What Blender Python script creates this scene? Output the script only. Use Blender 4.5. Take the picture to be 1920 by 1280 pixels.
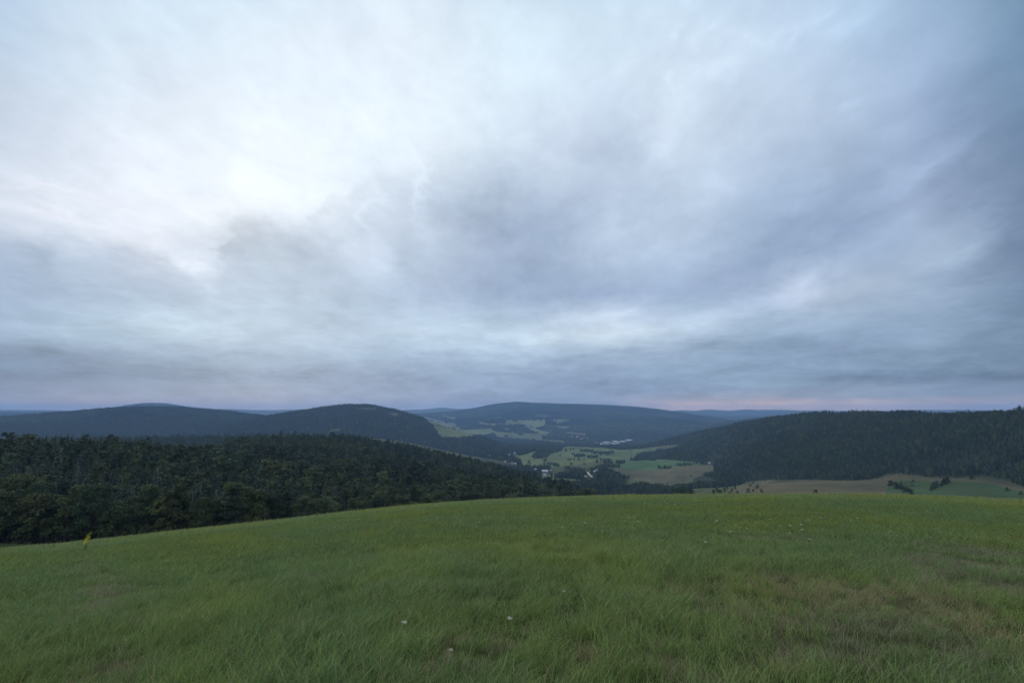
import bpy, math, random
import numpy as np
for _o in list(bpy.data.objects): bpy.data.objects.remove(_o)
SC = bpy.context.scene
ROOT = SC.collection
R = math.radians

# ------------------------------------------------------------------ camera
CAMZ = 1.7
FPX = 907.0                      # focal length in photo pixels (1920 wide)
PITCH = math.atan(132.0 / FPX)   # eye level sits at row 772 of 1280
cam_d = bpy.data.cameras.new('camera'); cam = bpy.data.objects.new('camera', cam_d); ROOT.objects.link(cam)
cam_d.sensor_width = 36.0; cam_d.lens = 36.0 * FPX / 1920.0
cam_d.clip_start = 0.1; cam_d.clip_end = 80000
cam.location = (0, 0, CAMZ); cam.rotation_euler = (math.pi / 2 + PITCH, 0, 0)
SC.camera = cam
SC.view_settings.view_transform = 'Standard'; SC.view_settings.look = 'None'
SC.view_settings.exposure = 0.0; SC.view_settings.gamma = 1.0
cp, sp = math.cos(PITCH), math.sin(PITCH)

def ray(X, Y):
    """photo pixel -> (azimuth, slope of the sight line)"""
    u = (X - 960.0) / FPX; v = (640.0 - Y) / FPX
    fy = cp - v * sp; fz = sp + v * cp
    return math.atan2(u, fy), fz / math.hypot(u, fy)
def project(x, y, z):
    z = z - CAMZ
    d = y * cp + z * sp
    d = np.where(d > 1e-3, d, 1e-3)
    return 960.0 + FPX * x / d, 640.0 - FPX * (-y * sp + z * cp) / d

def lin(c):
    return [((v / 255.0) / 12.92 if v / 255.0 < 0.04045 else ((v / 255.0 + 0.055) / 1.055) ** 2.4) for v in c]

# ------------------------------------------------------------------ sky (world)
SKY_X = [0, 160, 320, 480, 640, 800, 960, 1120, 1280, 1440, 1600, 1760, 1920]
SKY = {
 -260: [(150,172,206),(165,186,216),(176,196,222),(184,202,226),(190,207,230),(192,208,231),(186,204,229),(178,197,225),(170,190,220),(160,182,214),(148,172,206),(136,158,188),(112,136,164)],
 0:   [(190,207,228),(211,224,238),(216,230,243),(222,235,246),(228,236,247),(230,237,248),(222,236,247),(214,229,243),(208,223,239),(202,217,236),(188,208,232),(160,183,209),(120,146,173)],
 130: [(194,207,224),(213,224,236),(222,229,241),(230,237,247),(233,239,249),(232,240,249),(226,237,247),(217,230,243),(214,225,239),(205,218,235),(186,202,226),(160,179,208),(112,140,168)],
 260: [(205,212,225),(222,226,238),(228,234,243),(232,239,247),(235,242,249),(234,241,249),(222,231,243),(202,211,229),(210,220,235),(194,206,225),(178,193,217),(152,169,198),(110,132,158)],
 390: [(220,222,233),(228,230,240),(234,237,246),(238,241,248),(222,230,242),(208,218,234),(182,196,218),(190,202,222),(196,208,226),(170,186,211),(154,171,199),(156,170,196),(118,136,164)],
 440: [(190,201,220),(214,220,233),(232,232,240),(212,221,234),(206,216,231),(206,216,232),(172,186,211),(190,203,222),(190,203,222),(166,182,208),(152,169,197),(164,179,203),(118,136,162)],
 480: [(176,190,212),(188,201,220),(206,213,228),(192,206,222),(198,210,227),(192,204,223),(170,184,209),(186,199,219),(176,190,214),(162,178,205),(156,172,200),(168,182,204),(120,138,163)],
 550: [(166,182,206),(176,192,214),(180,196,216),(182,198,217),(184,200,220),(178,193,216),(166,181,208),(165,179,207),(164,180,207),(164,178,204),(186,196,212),(152,168,192),(122,140,166)],
 620: [(152,169,195),(168,185,209),(182,197,217),(182,197,217),(176,190,213),(180,194,216),(182,195,216),(196,205,222),(182,194,215),(156,171,197),(142,158,187),(138,154,181),(120,137,163)],
 665: [(118,136,168),(136,154,184),(146,163,192),(156,172,199),(154,171,198),(160,176,202),(160,175,202),(152,166,194),(148,163,191),(138,154,184),(136,150,179),(130,146,172),(116,132,157)],
 710: [(112,130,160),(114,134,166),(122,142,172),(130,147,177),(136,152,183),(134,152,184),(138,156,188),(140,156,188),(136,152,181),(138,154,181),(126,142,169),(122,138,165),(112,126,150)],
 742: [(124,135,162),(136,141,164),(138,149,176),(146,156,182),(130,147,178),(134,148,180),(126,143,175),(132,148,179),(136,149,177),(136,148,174),(146,151,170),(138,144,165),(128,132,152)],
 755: [(146,146,164),(172,158,172),(160,160,182),(160,160,180),(140,152,180),(140,152,180),(134,150,180),(150,156,180),(228,190,178),(236,197,180),(226,190,178),(208,180,174),(186,166,168)],
 766: [(132,140,164),(160,152,170),(152,157,180),(154,157,178),(140,152,180),(138,150,180),(130,148,178),(142,152,178),(212,178,170),(218,182,170),(210,176,168),(194,168,166),(172,152,160)],
 800: [(140,140,160),(160,152,166),(150,153,172),(150,153,172),(140,150,176),(138,148,176),(132,146,174),(145,150,172),(214,176,176),(218,176,174),(208,170,172),(190,162,166),(166,150,158)],
}
SKY_Y = sorted(SKY)
_sk = np.array([[lin(c) for c in SKY[y]] for y in SKY_Y])
for _j, _y in enumerate(SKY_Y):
    if 600 < _y < 750: _sk[_j] *= np.array((1.08, 1.11, 1.05))
SKYGAIN = 1.06
def sky_at(az, el):
    d = (math.sin(az) * math.cos(el), math.cos(az) * math.cos(el), math.sin(el))
    fwd = max(d[1] * cp + d[2] * sp, 0.12)
    X = 960 + FPX * d[0] / fwd; Y = 640 - FPX * (-d[1] * sp + d[2] * cp) / fwd
    X = min(max(X, 0), 1920); Y = min(max(Y, -260), 800)
    j = min(max(int(np.searchsorted(SKY_Y, Y)) - 1, 0), len(SKY_Y) - 2)
    t = (Y - SKY_Y[j]) / (SKY_Y[j + 1] - SKY_Y[j])
    a = [np.interp(X, SKY_X, _sk[k, :, 0:3][:, c]) for k in (j, j + 1) for c in range(3)]
    return [a[c] * (1 - t) + a[c + 3] * t for c in range(3)]

W = bpy.data.worlds.new('World'); SC.world = W; W.use_nodes = True
nt = W.node_tree; nt.nodes.clear()
def N(tree, t, **kw):
    n = tree.nodes.new(t)
    for k, v in kw.items(): setattr(n, k, v)
    return n
def M(tree, op, a, b=None, c=None, clamp=False):
    n = tree.nodes.new('ShaderNodeMath'); n.operation = op; n.use_clamp = clamp
    for i, v in enumerate((a, b, c)):
        if v is None: continue
        if isinstance(v, (int, float)): n.inputs[i].default_value = v
        else: tree.links.new(v, n.inputs[i])
    return n.outputs[0]
def mixc(tree, fac, a, b, blend='MIX'):
    n = tree.nodes.new('ShaderNodeMix'); n.data_type = 'RGBA'; n.blend_type = blend
    for s, v in ((0, fac), (6, a), (7, b)):
        if isinstance(v, (int, float)): n.inputs[s].default_value = v
        elif isinstance(v, (tuple, list)): n.inputs[s].default_value = (*v[:3], 1)
        else: tree.links.new(v, n.inputs[s])
    return n.outputs[2]
def noise(tree, vec, scale, detail=4, rough=0.55, dist=0.0, dims='3D'):
    n = tree.nodes.new('ShaderNodeTexNoise'); n.noise_dimensions = dims
    n.inputs['Scale'].default_value = scale; n.inputs['Detail'].default_value = detail
    n.inputs['Roughness'].default_value = rough; n.inputs['Distortion'].default_value = dist
    if vec is not None: tree.links.new(vec, n.inputs['Vector'])
    return n
tc = N(nt, 'ShaderNodeTexCoord'); sep = N(nt, 'ShaderNodeSeparateXYZ'); nt.links.new(tc.outputs['Generated'], sep.inputs[0])
dx, dy, dz = sep.outputs
# the cloud deck: the sight line carried up to a flat layer of cloud
den = M(nt, 'ADD', M(nt, 'MAXIMUM', dz, 0.0), 0.28)
pxn = M(nt, 'DIVIDE', dx, den); pyn = M(nt, 'DIVIDE', dy, den)
comb = N(nt, 'ShaderNodeCombineXYZ'); nt.links.new(pxn, comb.inputs[0]); nt.links.new(pyn, comb.inputs[1])
mp = N(nt, 'ShaderNodeMapping'); mp.inputs['Rotation'].default_value = (0, 0, R(-22)); mp.inputs['Scale'].default_value = (1.0, 0.8, 1.0)
nt.links.new(comb.outputs[0], mp.inputs[0])
deck = mp.outputs[0]
wn = noise(nt, deck, 1.6, 3, 0.5)
wn2 = noise(nt, deck, 5.0, 8, 0.6)
ws = N(nt, 'ShaderNodeSeparateColor'); nt.links.new(wn.outputs['Color'], ws.inputs[0])
ws2 = N(nt, 'ShaderNodeSeparateColor'); nt.links.new(wn2.outputs['Color'], ws2.inputs[0])
az = M(nt, 'ARCTAN2', dx, dy); el = M(nt, 'ARCSINE', dz)
elw = M(nt, 'MULTIPLY', M(nt, 'MINIMUM', M(nt, 'MAXIMUM', el, 0.0), 0.5), 1.0)
def ctr(o, k): return M(nt, 'MULTIPLY', M(nt, 'SUBTRACT', o, 0.5), k)
az_w = M(nt, 'ADD', az, M(nt, 'ADD', ctr(ws.outputs[0], 0.10), ctr(ws2.outputs[0], 0.08)))
amp = M(nt, 'ADD', elw, 0.015)
el_w = M(nt, 'ADD', el, M(nt, 'MULTIPLY', amp, M(nt, 'ADD', ctr(ws.outputs[1], 0.28), ctr(ws2.outputs[1], 0.25))))
azf = M(nt, 'ADD', M(nt, 'MULTIPLY', az_w, 1 / R(130.0)), 0.5, clamp=True)
rows_e = [-2, 0.2, 0.8, 1.5, 2.4, 3.4, 4.6, 6.0, 7.6, 9.4, 11.5, 13.8, 16.2, 18.4, 20.6, 23.5, 27, 31, 36, 42, 50, 65]
prev = None
for i, e in enumerate(rows_e):
    rp = N(nt, 'ShaderNodeValToRGB'); rp.color_ramp.interpolation = 'CARDINAL'
    ns = 30
    while len(rp.color_ramp.elements) < ns: rp.color_ramp.elements.new(0.5)
    for k in range(ns):
        f = k / (ns - 1); a = (f - 0.5) * R(130.0)
        c = sky_at(a, R(e)); rp.color_ramp.elements[k].position = f; rp.color_ramp.elements[k].color = (*c, 1)
    nt.links.new(azf, rp.inputs[0])
    if prev is None: prev = rp.outputs[0]
    else:
        e0 = rows_e[i - 1]
        f = M(nt, 'DIVIDE', M(nt, 'SUBTRACT', el_w, R(e0)), R(e - e0), clamp=True)
        prev = mixc(nt, f, prev, rp.outputs[0])
# cloud structure: broad billows, finer wisps, and low streaks near the horizon
b1 = noise(nt, deck, 3.4, 9, 0.55, 0.5)
b2 = noise(nt, deck, 12.0, 9, 0.66, 0.3)
strv = N(nt, 'ShaderNodeCombineXYZ'); nt.links.new(M(nt, 'MULTIPLY', az, 3.2), strv.inputs[0]); nt.links.new(M(nt, 'MULTIPLY', el, 19.0), strv.inputs[1])
b3 = noise(nt, strv.outputs[0], 1.6, 8, 0.6, 0.5)
lowf = M(nt, 'SUBTRACT', 1.0, M(nt, 'DIVIDE', el, R(16.0)), clamp=True)
hif = M(nt, 'SUBTRACT', 1.0, M(nt, 'MULTIPLY', lowf, 0.75))
gain = M(nt, 'ADD', 1.0, M(nt, 'MULTIPLY', hif, M(nt, 'ADD', ctr(b1.outputs[0], 0.26), ctr(b2.outputs[0], 0.27))))
gain = M(nt, 'ADD', gain, M(nt, 'MULTIPLY', lowf, ctr(b3.outputs[0], 1.0)))
def crisp(o, lo, hi):
    n = N(nt, 'ShaderNodeMapRange'); n.interpolation_type = 'SMOOTHSTEP'; nt.links.new(o, n.inputs[0]); n.inputs[1].default_value = lo; n.inputs[2].default_value = hi; return n.outputs[0]
rag = noise(nt, deck, 5.5, 10, 0.66, 0.25)
strv2 = N(nt, 'ShaderNodeCombineXYZ'); nt.links.new(M(nt, 'MULTIPLY', az, 6.0), strv2.inputs[0]); nt.links.new(M(nt, 'MULTIPLY', el, 21.0), strv2.inputs[1])
rag2 = noise(nt, strv2.outputs[0], 2.2, 9, 0.64, 0.5)
mid = M(nt, 'MULTIPLY', M(nt, 'SUBTRACT', 1.0, M(nt, 'DIVIDE', el, R(48.0)), clamp=True), 1.0)
gain = M(nt, 'ADD', gain, M(nt, 'MULTIPLY', mid, ctr(crisp(rag.outputs[0], .40, .60), 0.075)))
gain = M(nt, 'ADD', gain, M(nt, 'MULTIPLY', lowf, ctr(crisp(rag2.outputs[0], .42, .58), 0.14)))

# single banks, breaks and wisps of the deck: (photo column, row, half sizes, turn, strength, warmth)
SPOTS = [(385,500,60,60,50,.10,1),(372,512,18,60,-35,.14,1),(690,400,16,90,-12,.07,0),(775,370,14,90,-10,.08,0),(700,500,70,38,20,.09,.5),(350,607,190,18,9,.10,0),(850,612,150,36,0,.06,.3),
 (1000,640,230,26,0,.07,.2),(1172,590,62,30,0,.16,1),(1310,602,190,26,-9,.12,.8),(1500,536,85,40,-35,.19,1),(1420,562,110,26,-12,.10,.5),(1120,460,90,70,0,.09,0),(1245,480,80,90,10,.07,0),(1650,436,140,46,-22,.12,0),
 (1800,460,40,90,15,.09,0),(1700,318,120,28,-26,.13,0),(1475,382,60,22,0,.08,0),(1230,300,50,110,20,.08,0),(1590,195,26,18,0,.08,0),(1030,160,200,90,0,.03,0),(100,395,170,14,12,.06,1),(60,345,140,10,10,.05,1),
 (930,395,170,80,0,-.17,0),(1020,500,260,80,0,-.07,0),(760,480,120,50,0,-.04,0),(1120,290,80,90,0,-.07,0),(40,655,170,32,2,-.10,0),(180,692,330,26,2,-.10,0),(420,705,200,16,0,-.06,0),(960,545,190,70,0,-.07,0),(1450,480,170,80,-15,-.06,0),(1800,315,140,90,-28,-.10,0),(1880,440,80,110,0,-.06,0),
 (630,592,110,46,0,-.06,0),(485,632,50,22,0,-.08,0),(1120,716,170,18,0,-.09,0),(700,702,180,16,0,-.07,0),(1640,702,190,17,-1,-.14,0),(1720,712,130,12,0,-.10,0),(1860,705,60,14,0,-.12,0),(1180,652,160,15,-4,-.07,0),
 (1340,642,90,14,-4,-.08,0),(1400,640,150,18,-6,.04,0),(920,668,90,16,0,.09,0),(660,665,60,10,0,.07,0),(820,668,60,12,0,.06,0),(1000,668,60,14,0,.08,0),(480,728,80,12,0,.09,.3),(880,730,70,10,0,.10,.2),(500,688,120,9,4,.06,0),(560,548,150,80,0,-.04,0),
 (1060,600,120,30,-6,.07,0),(250,470,110,24,12,-.07,0),(80,465,110,26,18,-.09,0),(330,498,50,18,30,-.07,0),(470,440,90,34,0,-.10,0),(430,470,60,50,0,-.08,0),(560,480,60,60,0,-.06,0),(1560,335,160,60,-28,-.07,0),(1240,400,120,60,-20,-.05,0),(1350,340,90,50,-20,.05,0)]
PUFFS = [(1290,10,34,22,-20),(1325,68,30,18,-30),(1255,78,14,26,20),(1400,72,36,34,-40),(1480,42,34,44,-20),(1545,60,50,26,-30),(1625,15,80,22,-22),(1345,128,40,18,-20),(1250,142,18,12,0),(1460,75,20,30,-30),(1370,30,50,14,-30),(1520,15,40,14,-30)]
SPOTS += [(a, b, c, d, e, .055, 0) for a, b, c, d, e in PUFFS]
from mathutils import Matrix, Vector
def dvec(X, Y):
    a, s = ray(X, Y); v = Vector((math.sin(a), math.cos(a), s)); v.normalize(); return v
wc = noise(nt, deck, 4.0, 9, 0.62)
ofs = N(nt, 'ShaderNodeVectorMath', operation='MULTIPLY_ADD'); nt.links.new(wc.outputs['Color'], ofs.inputs[0])
oa = N(nt, 'ShaderNodeCombineXYZ'); oz = M(nt, 'ADD', 0.04, M(nt, 'MULTIPLY', elw, 0.34)); 
for k_ in (0, 1): nt.links.new(M(nt, 'MULTIPLY', oz, 1.5), oa.inputs[k_])
nt.links.new(oz, oa.inputs[2]); nt.links.new(oa.outputs[0], ofs.inputs[1])
hm = N(nt, 'ShaderNodeVectorMath', operation='MULTIPLY'); nt.links.new(oa.outputs[0], hm.inputs[0]); hm.inputs[1].default_value = (-.5, -.5, -.5)
nt.links.new(hm.outputs[0], ofs.inputs[2])
dw = N(nt, 'ShaderNodeVectorMath', operation='ADD'); nt.links.new(tc.outputs['Generated'], dw.inputs[0]); nt.links.new(ofs.outputs[0], dw.inputs[1])
acc = None; wacc = None
for X, Y, sx, sy, rot_, k_, wm in SPOTS:
    k_ = k_ * (0.85 if k_ < 0 else 0.85)
    d0 = dvec(X, Y); c_, s_ = math.cos(R(rot_)), math.sin(R(rot_))
    e1 = dvec(X + sx * c_, Y + sx * s_) - d0; e2 = dvec(X - sy * s_, Y + sy * c_) - d0
    l1, l2 = e1.length * 1.75, e2.length * 1.75
    z_ = d0; x_ = (e1 - z_ * e1.dot(z_)).normalized(); y_ = z_.cross(x_)
    rm = Matrix((x_, y_, z_)).transposed()
    mpn = N(nt, 'ShaderNodeMapping'); mpn.vector_type = 'TEXTURE'; mpn.inputs['Location'].default_value = d0
    mpn.inputs['Rotation'].default_value = rm.to_euler('XYZ'); mpn.inputs['Scale'].default_value = (l1, l2, 1.0)
    nt.links.new(dw.outputs[0], mpn.inputs[0])
    gr = N(nt, 'ShaderNodeTexGradient'); gr.gradient_type = 'QUADRATIC_SPHERE'; nt.links.new(mpn.outputs[0], gr.inputs[0])
    acc = M(nt, 'MULTIPLY', gr.outputs['Fac'], k_ * 2.1) if acc is None else M(nt, 'MULTIPLY_ADD', gr.outputs['Fac'], k_ * 2.1, acc)
    if wm: wacc = M(nt, 'MULTIPLY', gr.outputs['Fac'], wm * .03) if wacc is None else M(nt, 'MULTIPLY_ADD', gr.outputs['Fac'], wm * .03, wacc)
gain = M(nt, 'ADD', gain, acc)
# upper edge of the low bank of cloud: a billowed step in brightness

def bank(pts, amp_, soft, k_, gain, left=False):
    rp = N(nt, 'ShaderNodeFloatCurve'); cv = rp.mapping.curves[0]; pp = []
    for X, Y in pts:
        a, s = ray(X, Y); pp.append(((a / R(130.0)) + 0.5, math.atan(s) / R(40.0)))
    pp.sort(); cv.points[0].location = pp[0]; cv.points[1].location = pp[-1]
    for p in pp[1:-1]: cv.points.new(*p)
    rp.mapping.extend = 'HORIZONTAL'; rp.mapping.update()
    wq = N(nt, 'ShaderNodeSeparateColor'); nt.links.new(wc.outputs['Color'], wq.inputs[0])
    azb = M(nt, 'ADD', az, ctr(wq.outputs[0], 0.42 if left else 0.1))
    nt.links.new(M(nt, 'ADD', M(nt, 'MULTIPLY', azb, 1 / R(130.0)), 0.5), rp.inputs['Value'])
    ed = M(nt, 'MULTIPLY', rp.outputs[0], R(40.0))
    nz = M(nt, 'MULTIPLY', M(nt, 'SUBTRACT', wc.outputs['Fac'], 0.5), amp_)
    t_ = M(nt, 'DIVIDE', M(nt, 'SUBTRACT', M(nt, 'ADD', el, nz), ed), soft)        # >0 above the edge
    st = M(nt, 'MULTIPLY', M(nt, 'SUBTRACT', M(nt, 'TANH', t_), 0.5), k_)
    fade = M(nt, 'SUBTRACT', 1.0, M(nt, 'MULTIPLY', M(nt, 'ABSOLUTE', M(nt, 'DIVIDE', t_, 9.0)), 1.0), clamp=True)
    if left: fade = M(nt, 'MULTIPLY', fade, M(nt, 'MAXIMUM', M(nt, 'MULTIPLY', M(nt, 'SUBTRACT', R(-2), az), 1 / R(18), clamp=True), 0.25))
    return M(nt, 'ADD', gain, M(nt, 'MULTIPLY', st, fade))
gain = bank([(-200,420),(0,440),(60,452),(120,482),(200,488),(250,470),(310,482),(350,500),(380,506),(402,480),(425,440),(470,420),(520,442),(575,428),(620,368),(700,335),(760,350),(800,300),(900,320),(1000,300),(1100,250),(1250,330),(1450,380),(1650,330),(1900,250)], R(8), R(1.2), 0.075, gain, True)
gain = bank([(-200,650),(0,650),(200,655),(380,664),(470,650),(560,664),(700,665),(800,663),(900,657),(960,662),(1100,668),(1250,655),(1320,640),(1430,636),(1500,624),(1560,640),(1700,668),(1920,690),(2100,690)], R(3.2), R(0.35), 0.06, gain)
gc = N(nt, 'ShaderNodeCombineColor')
nt.links.new(M(nt, 'POWER', gain, 1.06), gc.inputs[0]); nt.links.new(gain, gc.inputs[1]); nt.links.new(M(nt, 'POWER', gain, 0.9), gc.inputs[2])
clouds = mixc(nt, 1.0, prev, gc.outputs[0], 'MULTIPLY')
wv_ = N(nt, 'ShaderNodeVectorMath', operation='SCALE'); wv_.inputs[0].default_value = (1.0, .25, -.1); nt.links.new(wacc, wv_.inputs[3])
clouds = mixc(nt, 1.0, clouds, wv_.outputs[0], 'ADD')
clouds = mixc(nt, 1.0, clouds, (0.945, 1.0, 1.015), 'MULTIPLY')
back = M(nt, 'MULTIPLY', M(nt, 'SUBTRACT', -0.1, dy), 1.4, clamp=True)
clouds = mixc(nt, back, clouds, (0.72, 0.77, 0.86))
zen = M(nt, 'MULTIPLY', M(nt, 'SUBTRACT', dz, 0.72), 5.0, clamp=True)
clouds = mixc(nt, zen, clouds, (1.2, 1.25, 1.32))
below = M(nt, 'MULTIPLY', dz, -12.0, clamp=True)
clouds = mixc(nt, below, clouds, (0.05, 0.07, 0.08))
vs = N(nt, 'ShaderNodeVectorMath', operation='SCALE'); vs.inputs[3].default_value = 10.0 * SKYGAIN
nt.links.new(clouds, vs.inputs[0])
SUN_AZ, SUN_EL = R(-28), R(24)
sky = N(nt, 'ShaderNodeTexSky'); sky.sky_type = 'NISHITA'; sky.sun_disc = False
sky.sun_elevation = SUN_EL; sky.sun_rotation = SUN_AZ
fin = mixc(nt, 0.94, sky.outputs[0], vs.outputs[0])
bg = N(nt, 'ShaderNodeBackground'); bg.inputs[1].default_value = 0.1; nt.links.new(fin, bg.inputs[0])
wo = N(nt, 'ShaderNodeOutputWorld'); nt.links.new(bg.outputs[0], wo.inputs[0])

# ------------------------------------------------------------------ sun behind the overcast
sd = bpy.data.lights.new('sun', 'SUN'); sd.energy = 1.5; sd.angle = R(40); sd.color = (1.0, 0.95, 0.9)
sun = bpy.data.objects.new('sun', sd); ROOT.objects.link(sun)
sun.rotation_euler = (math.pi / 2 - SUN_EL, 0, math.pi - SUN_AZ)

# ------------------------------------------------------------------ noise in numpy
def vnoise(x, y, seed):
    rs = np.random.RandomState(seed); T = rs.rand(256, 256)
    xi = np.floor(x).astype(int); yi = np.floor(y).astype(int); fx = x - xi; fy = y - yi
    fx = fx * fx * (3 - 2 * fx); fy = fy * fy * (3 - 2 * fy)
    g = lambda a, b: T[a & 255, b & 255]
    return (g(xi, yi) * (1 - fx) + g(xi + 1, yi) * fx) * (1 - fy) + (g(xi, yi + 1) * (1 - fx) + g(xi + 1, yi + 1) * fx) * fy
def fbm(x, y, scale, octs=4, seed=0):
    s = 0; a = 1.0; t = 0; x = np.asarray(x, float) / scale; y = np.asarray(y, float) / scale
    for k in range(octs):
        s = s + a * (vnoise(x, y, seed + k * 7) - 0.5); t += a; a *= 0.5
        x, y = x * 1.9 + y * 0.6 + 17.3, y * 1.9 - x * 0.6 + 9.1
    return s / t
def sstep(a, b, x):
    t = np.clip((np.asarray(x, float) - a) / (b - a), 0, 1); return t * t * (3 - 2 * t)

# ------------------------------------------------------------------ terrain heights
QMIN, QMAX = -700, 2620
def q_of_az(a): return 960.0 + FPX * math.tan(a) / cp
def q_arr(x, y):
    a = np.arctan2(x, y); a = np.clip(a, R(-60), R(60))
    return 960.0 + FPX * np.tan(a) / cp
QG = np.arange(QMIN, QMAX + 1, 2.0)
def smooth1(v, sig):
    if sig <= 0: return v
    k = np.arange(-int(3 * sig) - 1, int(3 * sig) + 2); g = np.exp(-0.5 * (k / sig) ** 2); g /= g.sum()
    return np.convolve(np.pad(v, len(k) // 2, mode='edge'), g, mode='valid')
def line(pts, sig=5):
    """pts: (X, Y, extra...) photo pixels -> arrays over q: slope and the extras"""
    rows = []
    for p in pts:
        a, s = ray(p[0], p[1]); rows.append((q_of_az(a), s, *p[2:]))
    rows.sort(); rows = np.array(rows)
    return [smooth1(np.interp(QG, rows[:, 0], rows[:, k]), sig) for k in range(1, rows.shape[1])]
RC = 45.0; AQ = CAMZ / RC ** 2
CREST, = line([(-400, 1072), (-200, 1052), (0, 1033), (90, 1027), (170, 1018), (320, 1000), (480, 983), (640, 965), (800, 948), (960, 938), (1100, 933), (1300, 931), (1500, 929), (1700, 931), (1800, 935), (1920, 941), (2200, 962), (2500, 990)], 25)
SQ = -CREST - 2 * CAMZ / RC

RB = np.geomspace(60, 40000, 220)
TH = 15.0
COLS = {   # X: (distance, ('z', height) | ('y', photo row of the ground) | ('t', photo row of the tree tops))
 -400: [(60,'z',-17),(110,'z',-22),(160,'z',-26),(220,'z',-31),(400,'z',-30),(600,'z',-36),(1000,'z',-90),(1600,'z',-140),(3000,'z',-190),(40000,'z',-200)],
 0:    [(60,'z',-17),(112,'z',-21.5),(165,'y',1007),(220,'t',866),(300,'t',838),(420,'t',806),(480,'z',-34),(700,'z',-60),(1000,'z',-90),(1600,'z',-140),(3000,'z',-190),(40000,'z',-200)],
 150:  [(60,'z',-17),(115,'z',-24),(158,'z',-28.5),(220,'t',868),(300,'t',842),(430,'t',801),(480,'z',-31),(700,'z',-60),(1000,'z',-90),(1600,'z',-140),(3000,'z',-190),(40000,'z',-200)],
 300:  [(60,'z',-15),(120,'z',-26),(150,'z',-29),(220,'t',874),(300,'t',850),(440,'t',816),(500,'z',-42),(700,'z',-70),(1000,'z',-100),(1600,'z',-140),(3000,'z',-190),(40000,'z',-200)],
 400:  [(60,'z',-14),(128,'z',-28),(150,'z',-30),(220,'t',884),(300,'t',858),(450,'t',832),(600,'t',819),(700,'z',-48),(1000,'z',-100),(1600,'z',-140),(3000,'z',-190),(40000,'z',-200)],
 500:  [(60,'z',-14),(135,'z',-30),(200,'z',-40),(300,'t',868),(450,'t',835),(650,'t',809),(720,'z',-44),(1000,'z',-90),(1600,'z',-140),(3000,'z',-190),(40000,'z',-200)],
 650:  [(60,'z',-13),(160,'z',-37),(300,'t',880),(500,'t',838),(700,'t',809),(780,'z',-46),(1000,'z',-90),(1600,'z',-140),(3000,'z',-190),(40000,'z',-200)],
 760:  [(60,'z',-12),(190,'z',-42),(320,'t',884),(500,'t',852),(720,'t',828),(800,'z',-66),(1000,'z',-100),(1600,'z',-150),(3000,'z',-190),(40000,'z',-200)],
 900:  [(60,'z',-11),(230,'z',-51),(380,'t',888),(520,'t',868),(680,'t',856),(760,'z',-86),(1000,'z',-130),(1400,'z',-152),(2000,'z',-165),(3000,'z',-192),(4500,'z',-196),(40000,'z',-200)],
 1000: [(60,'z',-11),(270,'z',-58),(400,'t',897),(560,'t',885),(640,'z',-92),(800,'z',-124),(1100,'z',-147),(1500,'y',869),(2000,'y',848),(2400,'z',-174),(3000,'z',-190),(4500,'z',-196),(40000,'z',-200)],
 1060: [(60,'z',-11),(300,'z',-62),(420,'t',905),(520,'t',901),(620,'z',-100),(800,'z',-130),(1100,'y',896),(1500,'y',869),(1900,'y',851),(2300,'y',838),(2700,'z',-190),(4500,'z',-196),(40000,'z',-200)],
 1130: [(60,'z',-11),(300,'z',-63),(500,'z',-96),(700,'z',-130),(900,'z',-150),(1100,'y',897),(1500,'y',869),(1900,'y',852),(2300,'y',839),(2700,'z',-190),(4500,'z',-196),(40000,'z',-200)],
 1230: [(60,'z',-11),(300,'z',-62),(500,'z',-96),(700,'z',-128),(900,'y',922),(1100,'y',905),(1300,'y',882),(1500,'y',862),(1640,'z',-160),(2000,'y',850),(2300,'y',838),(2700,'z',-188),(4500,'z',-196),(40000,'z',-200)],
 1300: [(60,'z',-11),(300,'z',-62),(450,'z',-84),(650,'y',928),(800,'y',914),(1000,'y',908),(1150,'y',893),(1450,'y',867),(1600,'z',-158),(2000,'z',-158),(2600,'z',-180),(4500,'z',-196),(40000,'z',-200)],
 1380: [(60,'z',-11),(300,'z',-60),(450,'y',940),(560,'y',928),(740,'y',903),(850,'z',-124),(1000,'y',898),(1200,'y',880),(1500,'z',-150),(4500,'z',-196),(40000,'z',-200)],
 1500: [(60,'z',-11),(300,'z',-58),(430,'y',945),(560,'y',926),(760,'y',899),(900,'z',-108),(1500,'z',-150),(4500,'z',-196),(40000,'z',-200)],
 1640: [(60,'z',-11),(300,'z',-56),(430,'y',945),(560,'y',926),(740,'y',899),(900,'z',-104),(1500,'z',-150),(4500,'z',-196),(40000,'z',-200)],
 1720: [(60,'z',-11),(300,'z',-54),(430,'y',947),(560,'y',922),(700,'y',890),(850,'z',-92),(1500,'z',-140),(4500,'z',-196),(40000,'z',-200)],
 1850: [(60,'z',-11),(300,'z',-52),(430,'y',950),(560,'y',922),(680,'y',894),(850,'z',-90),(1500,'z',-140),(4500,'z',-196),(40000,'z',-200)],
 1930: [(60,'z',-11),(300,'z',-50),(420,'y',955),(520,'y',930),(600,'y',913),(850,'z',-90),(1500,'z',-140),(4500,'z',-196),(40000,'z',-200)],
 2300: [(60,'z',-12),(300,'z',-48),(500,'z',-62),(850,'z',-80),(1500,'z',-140),(4500,'z',-196),(40000,'z',-200)],
}
def to_z(X, r, kind, v):
    if kind == 'z': return v
    s = ray(X, v)[1]; return CAMZ + s * r - (TH if kind == 't' else 0)
_cx = sorted(COLS); _cq = [q_of_az(ray(X, 900)[0]) for X in _cx]; _cz = []
for X in _cx:
    rr = [c[0] for c in COLS[X]]; zz = [to_z(X, *c) for c in COLS[X]]
    _cz.append(smooth1(np.interp(np.log(RB), np.log(rr), zz), 2.0))
_cz = np.array(_cz)
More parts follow.
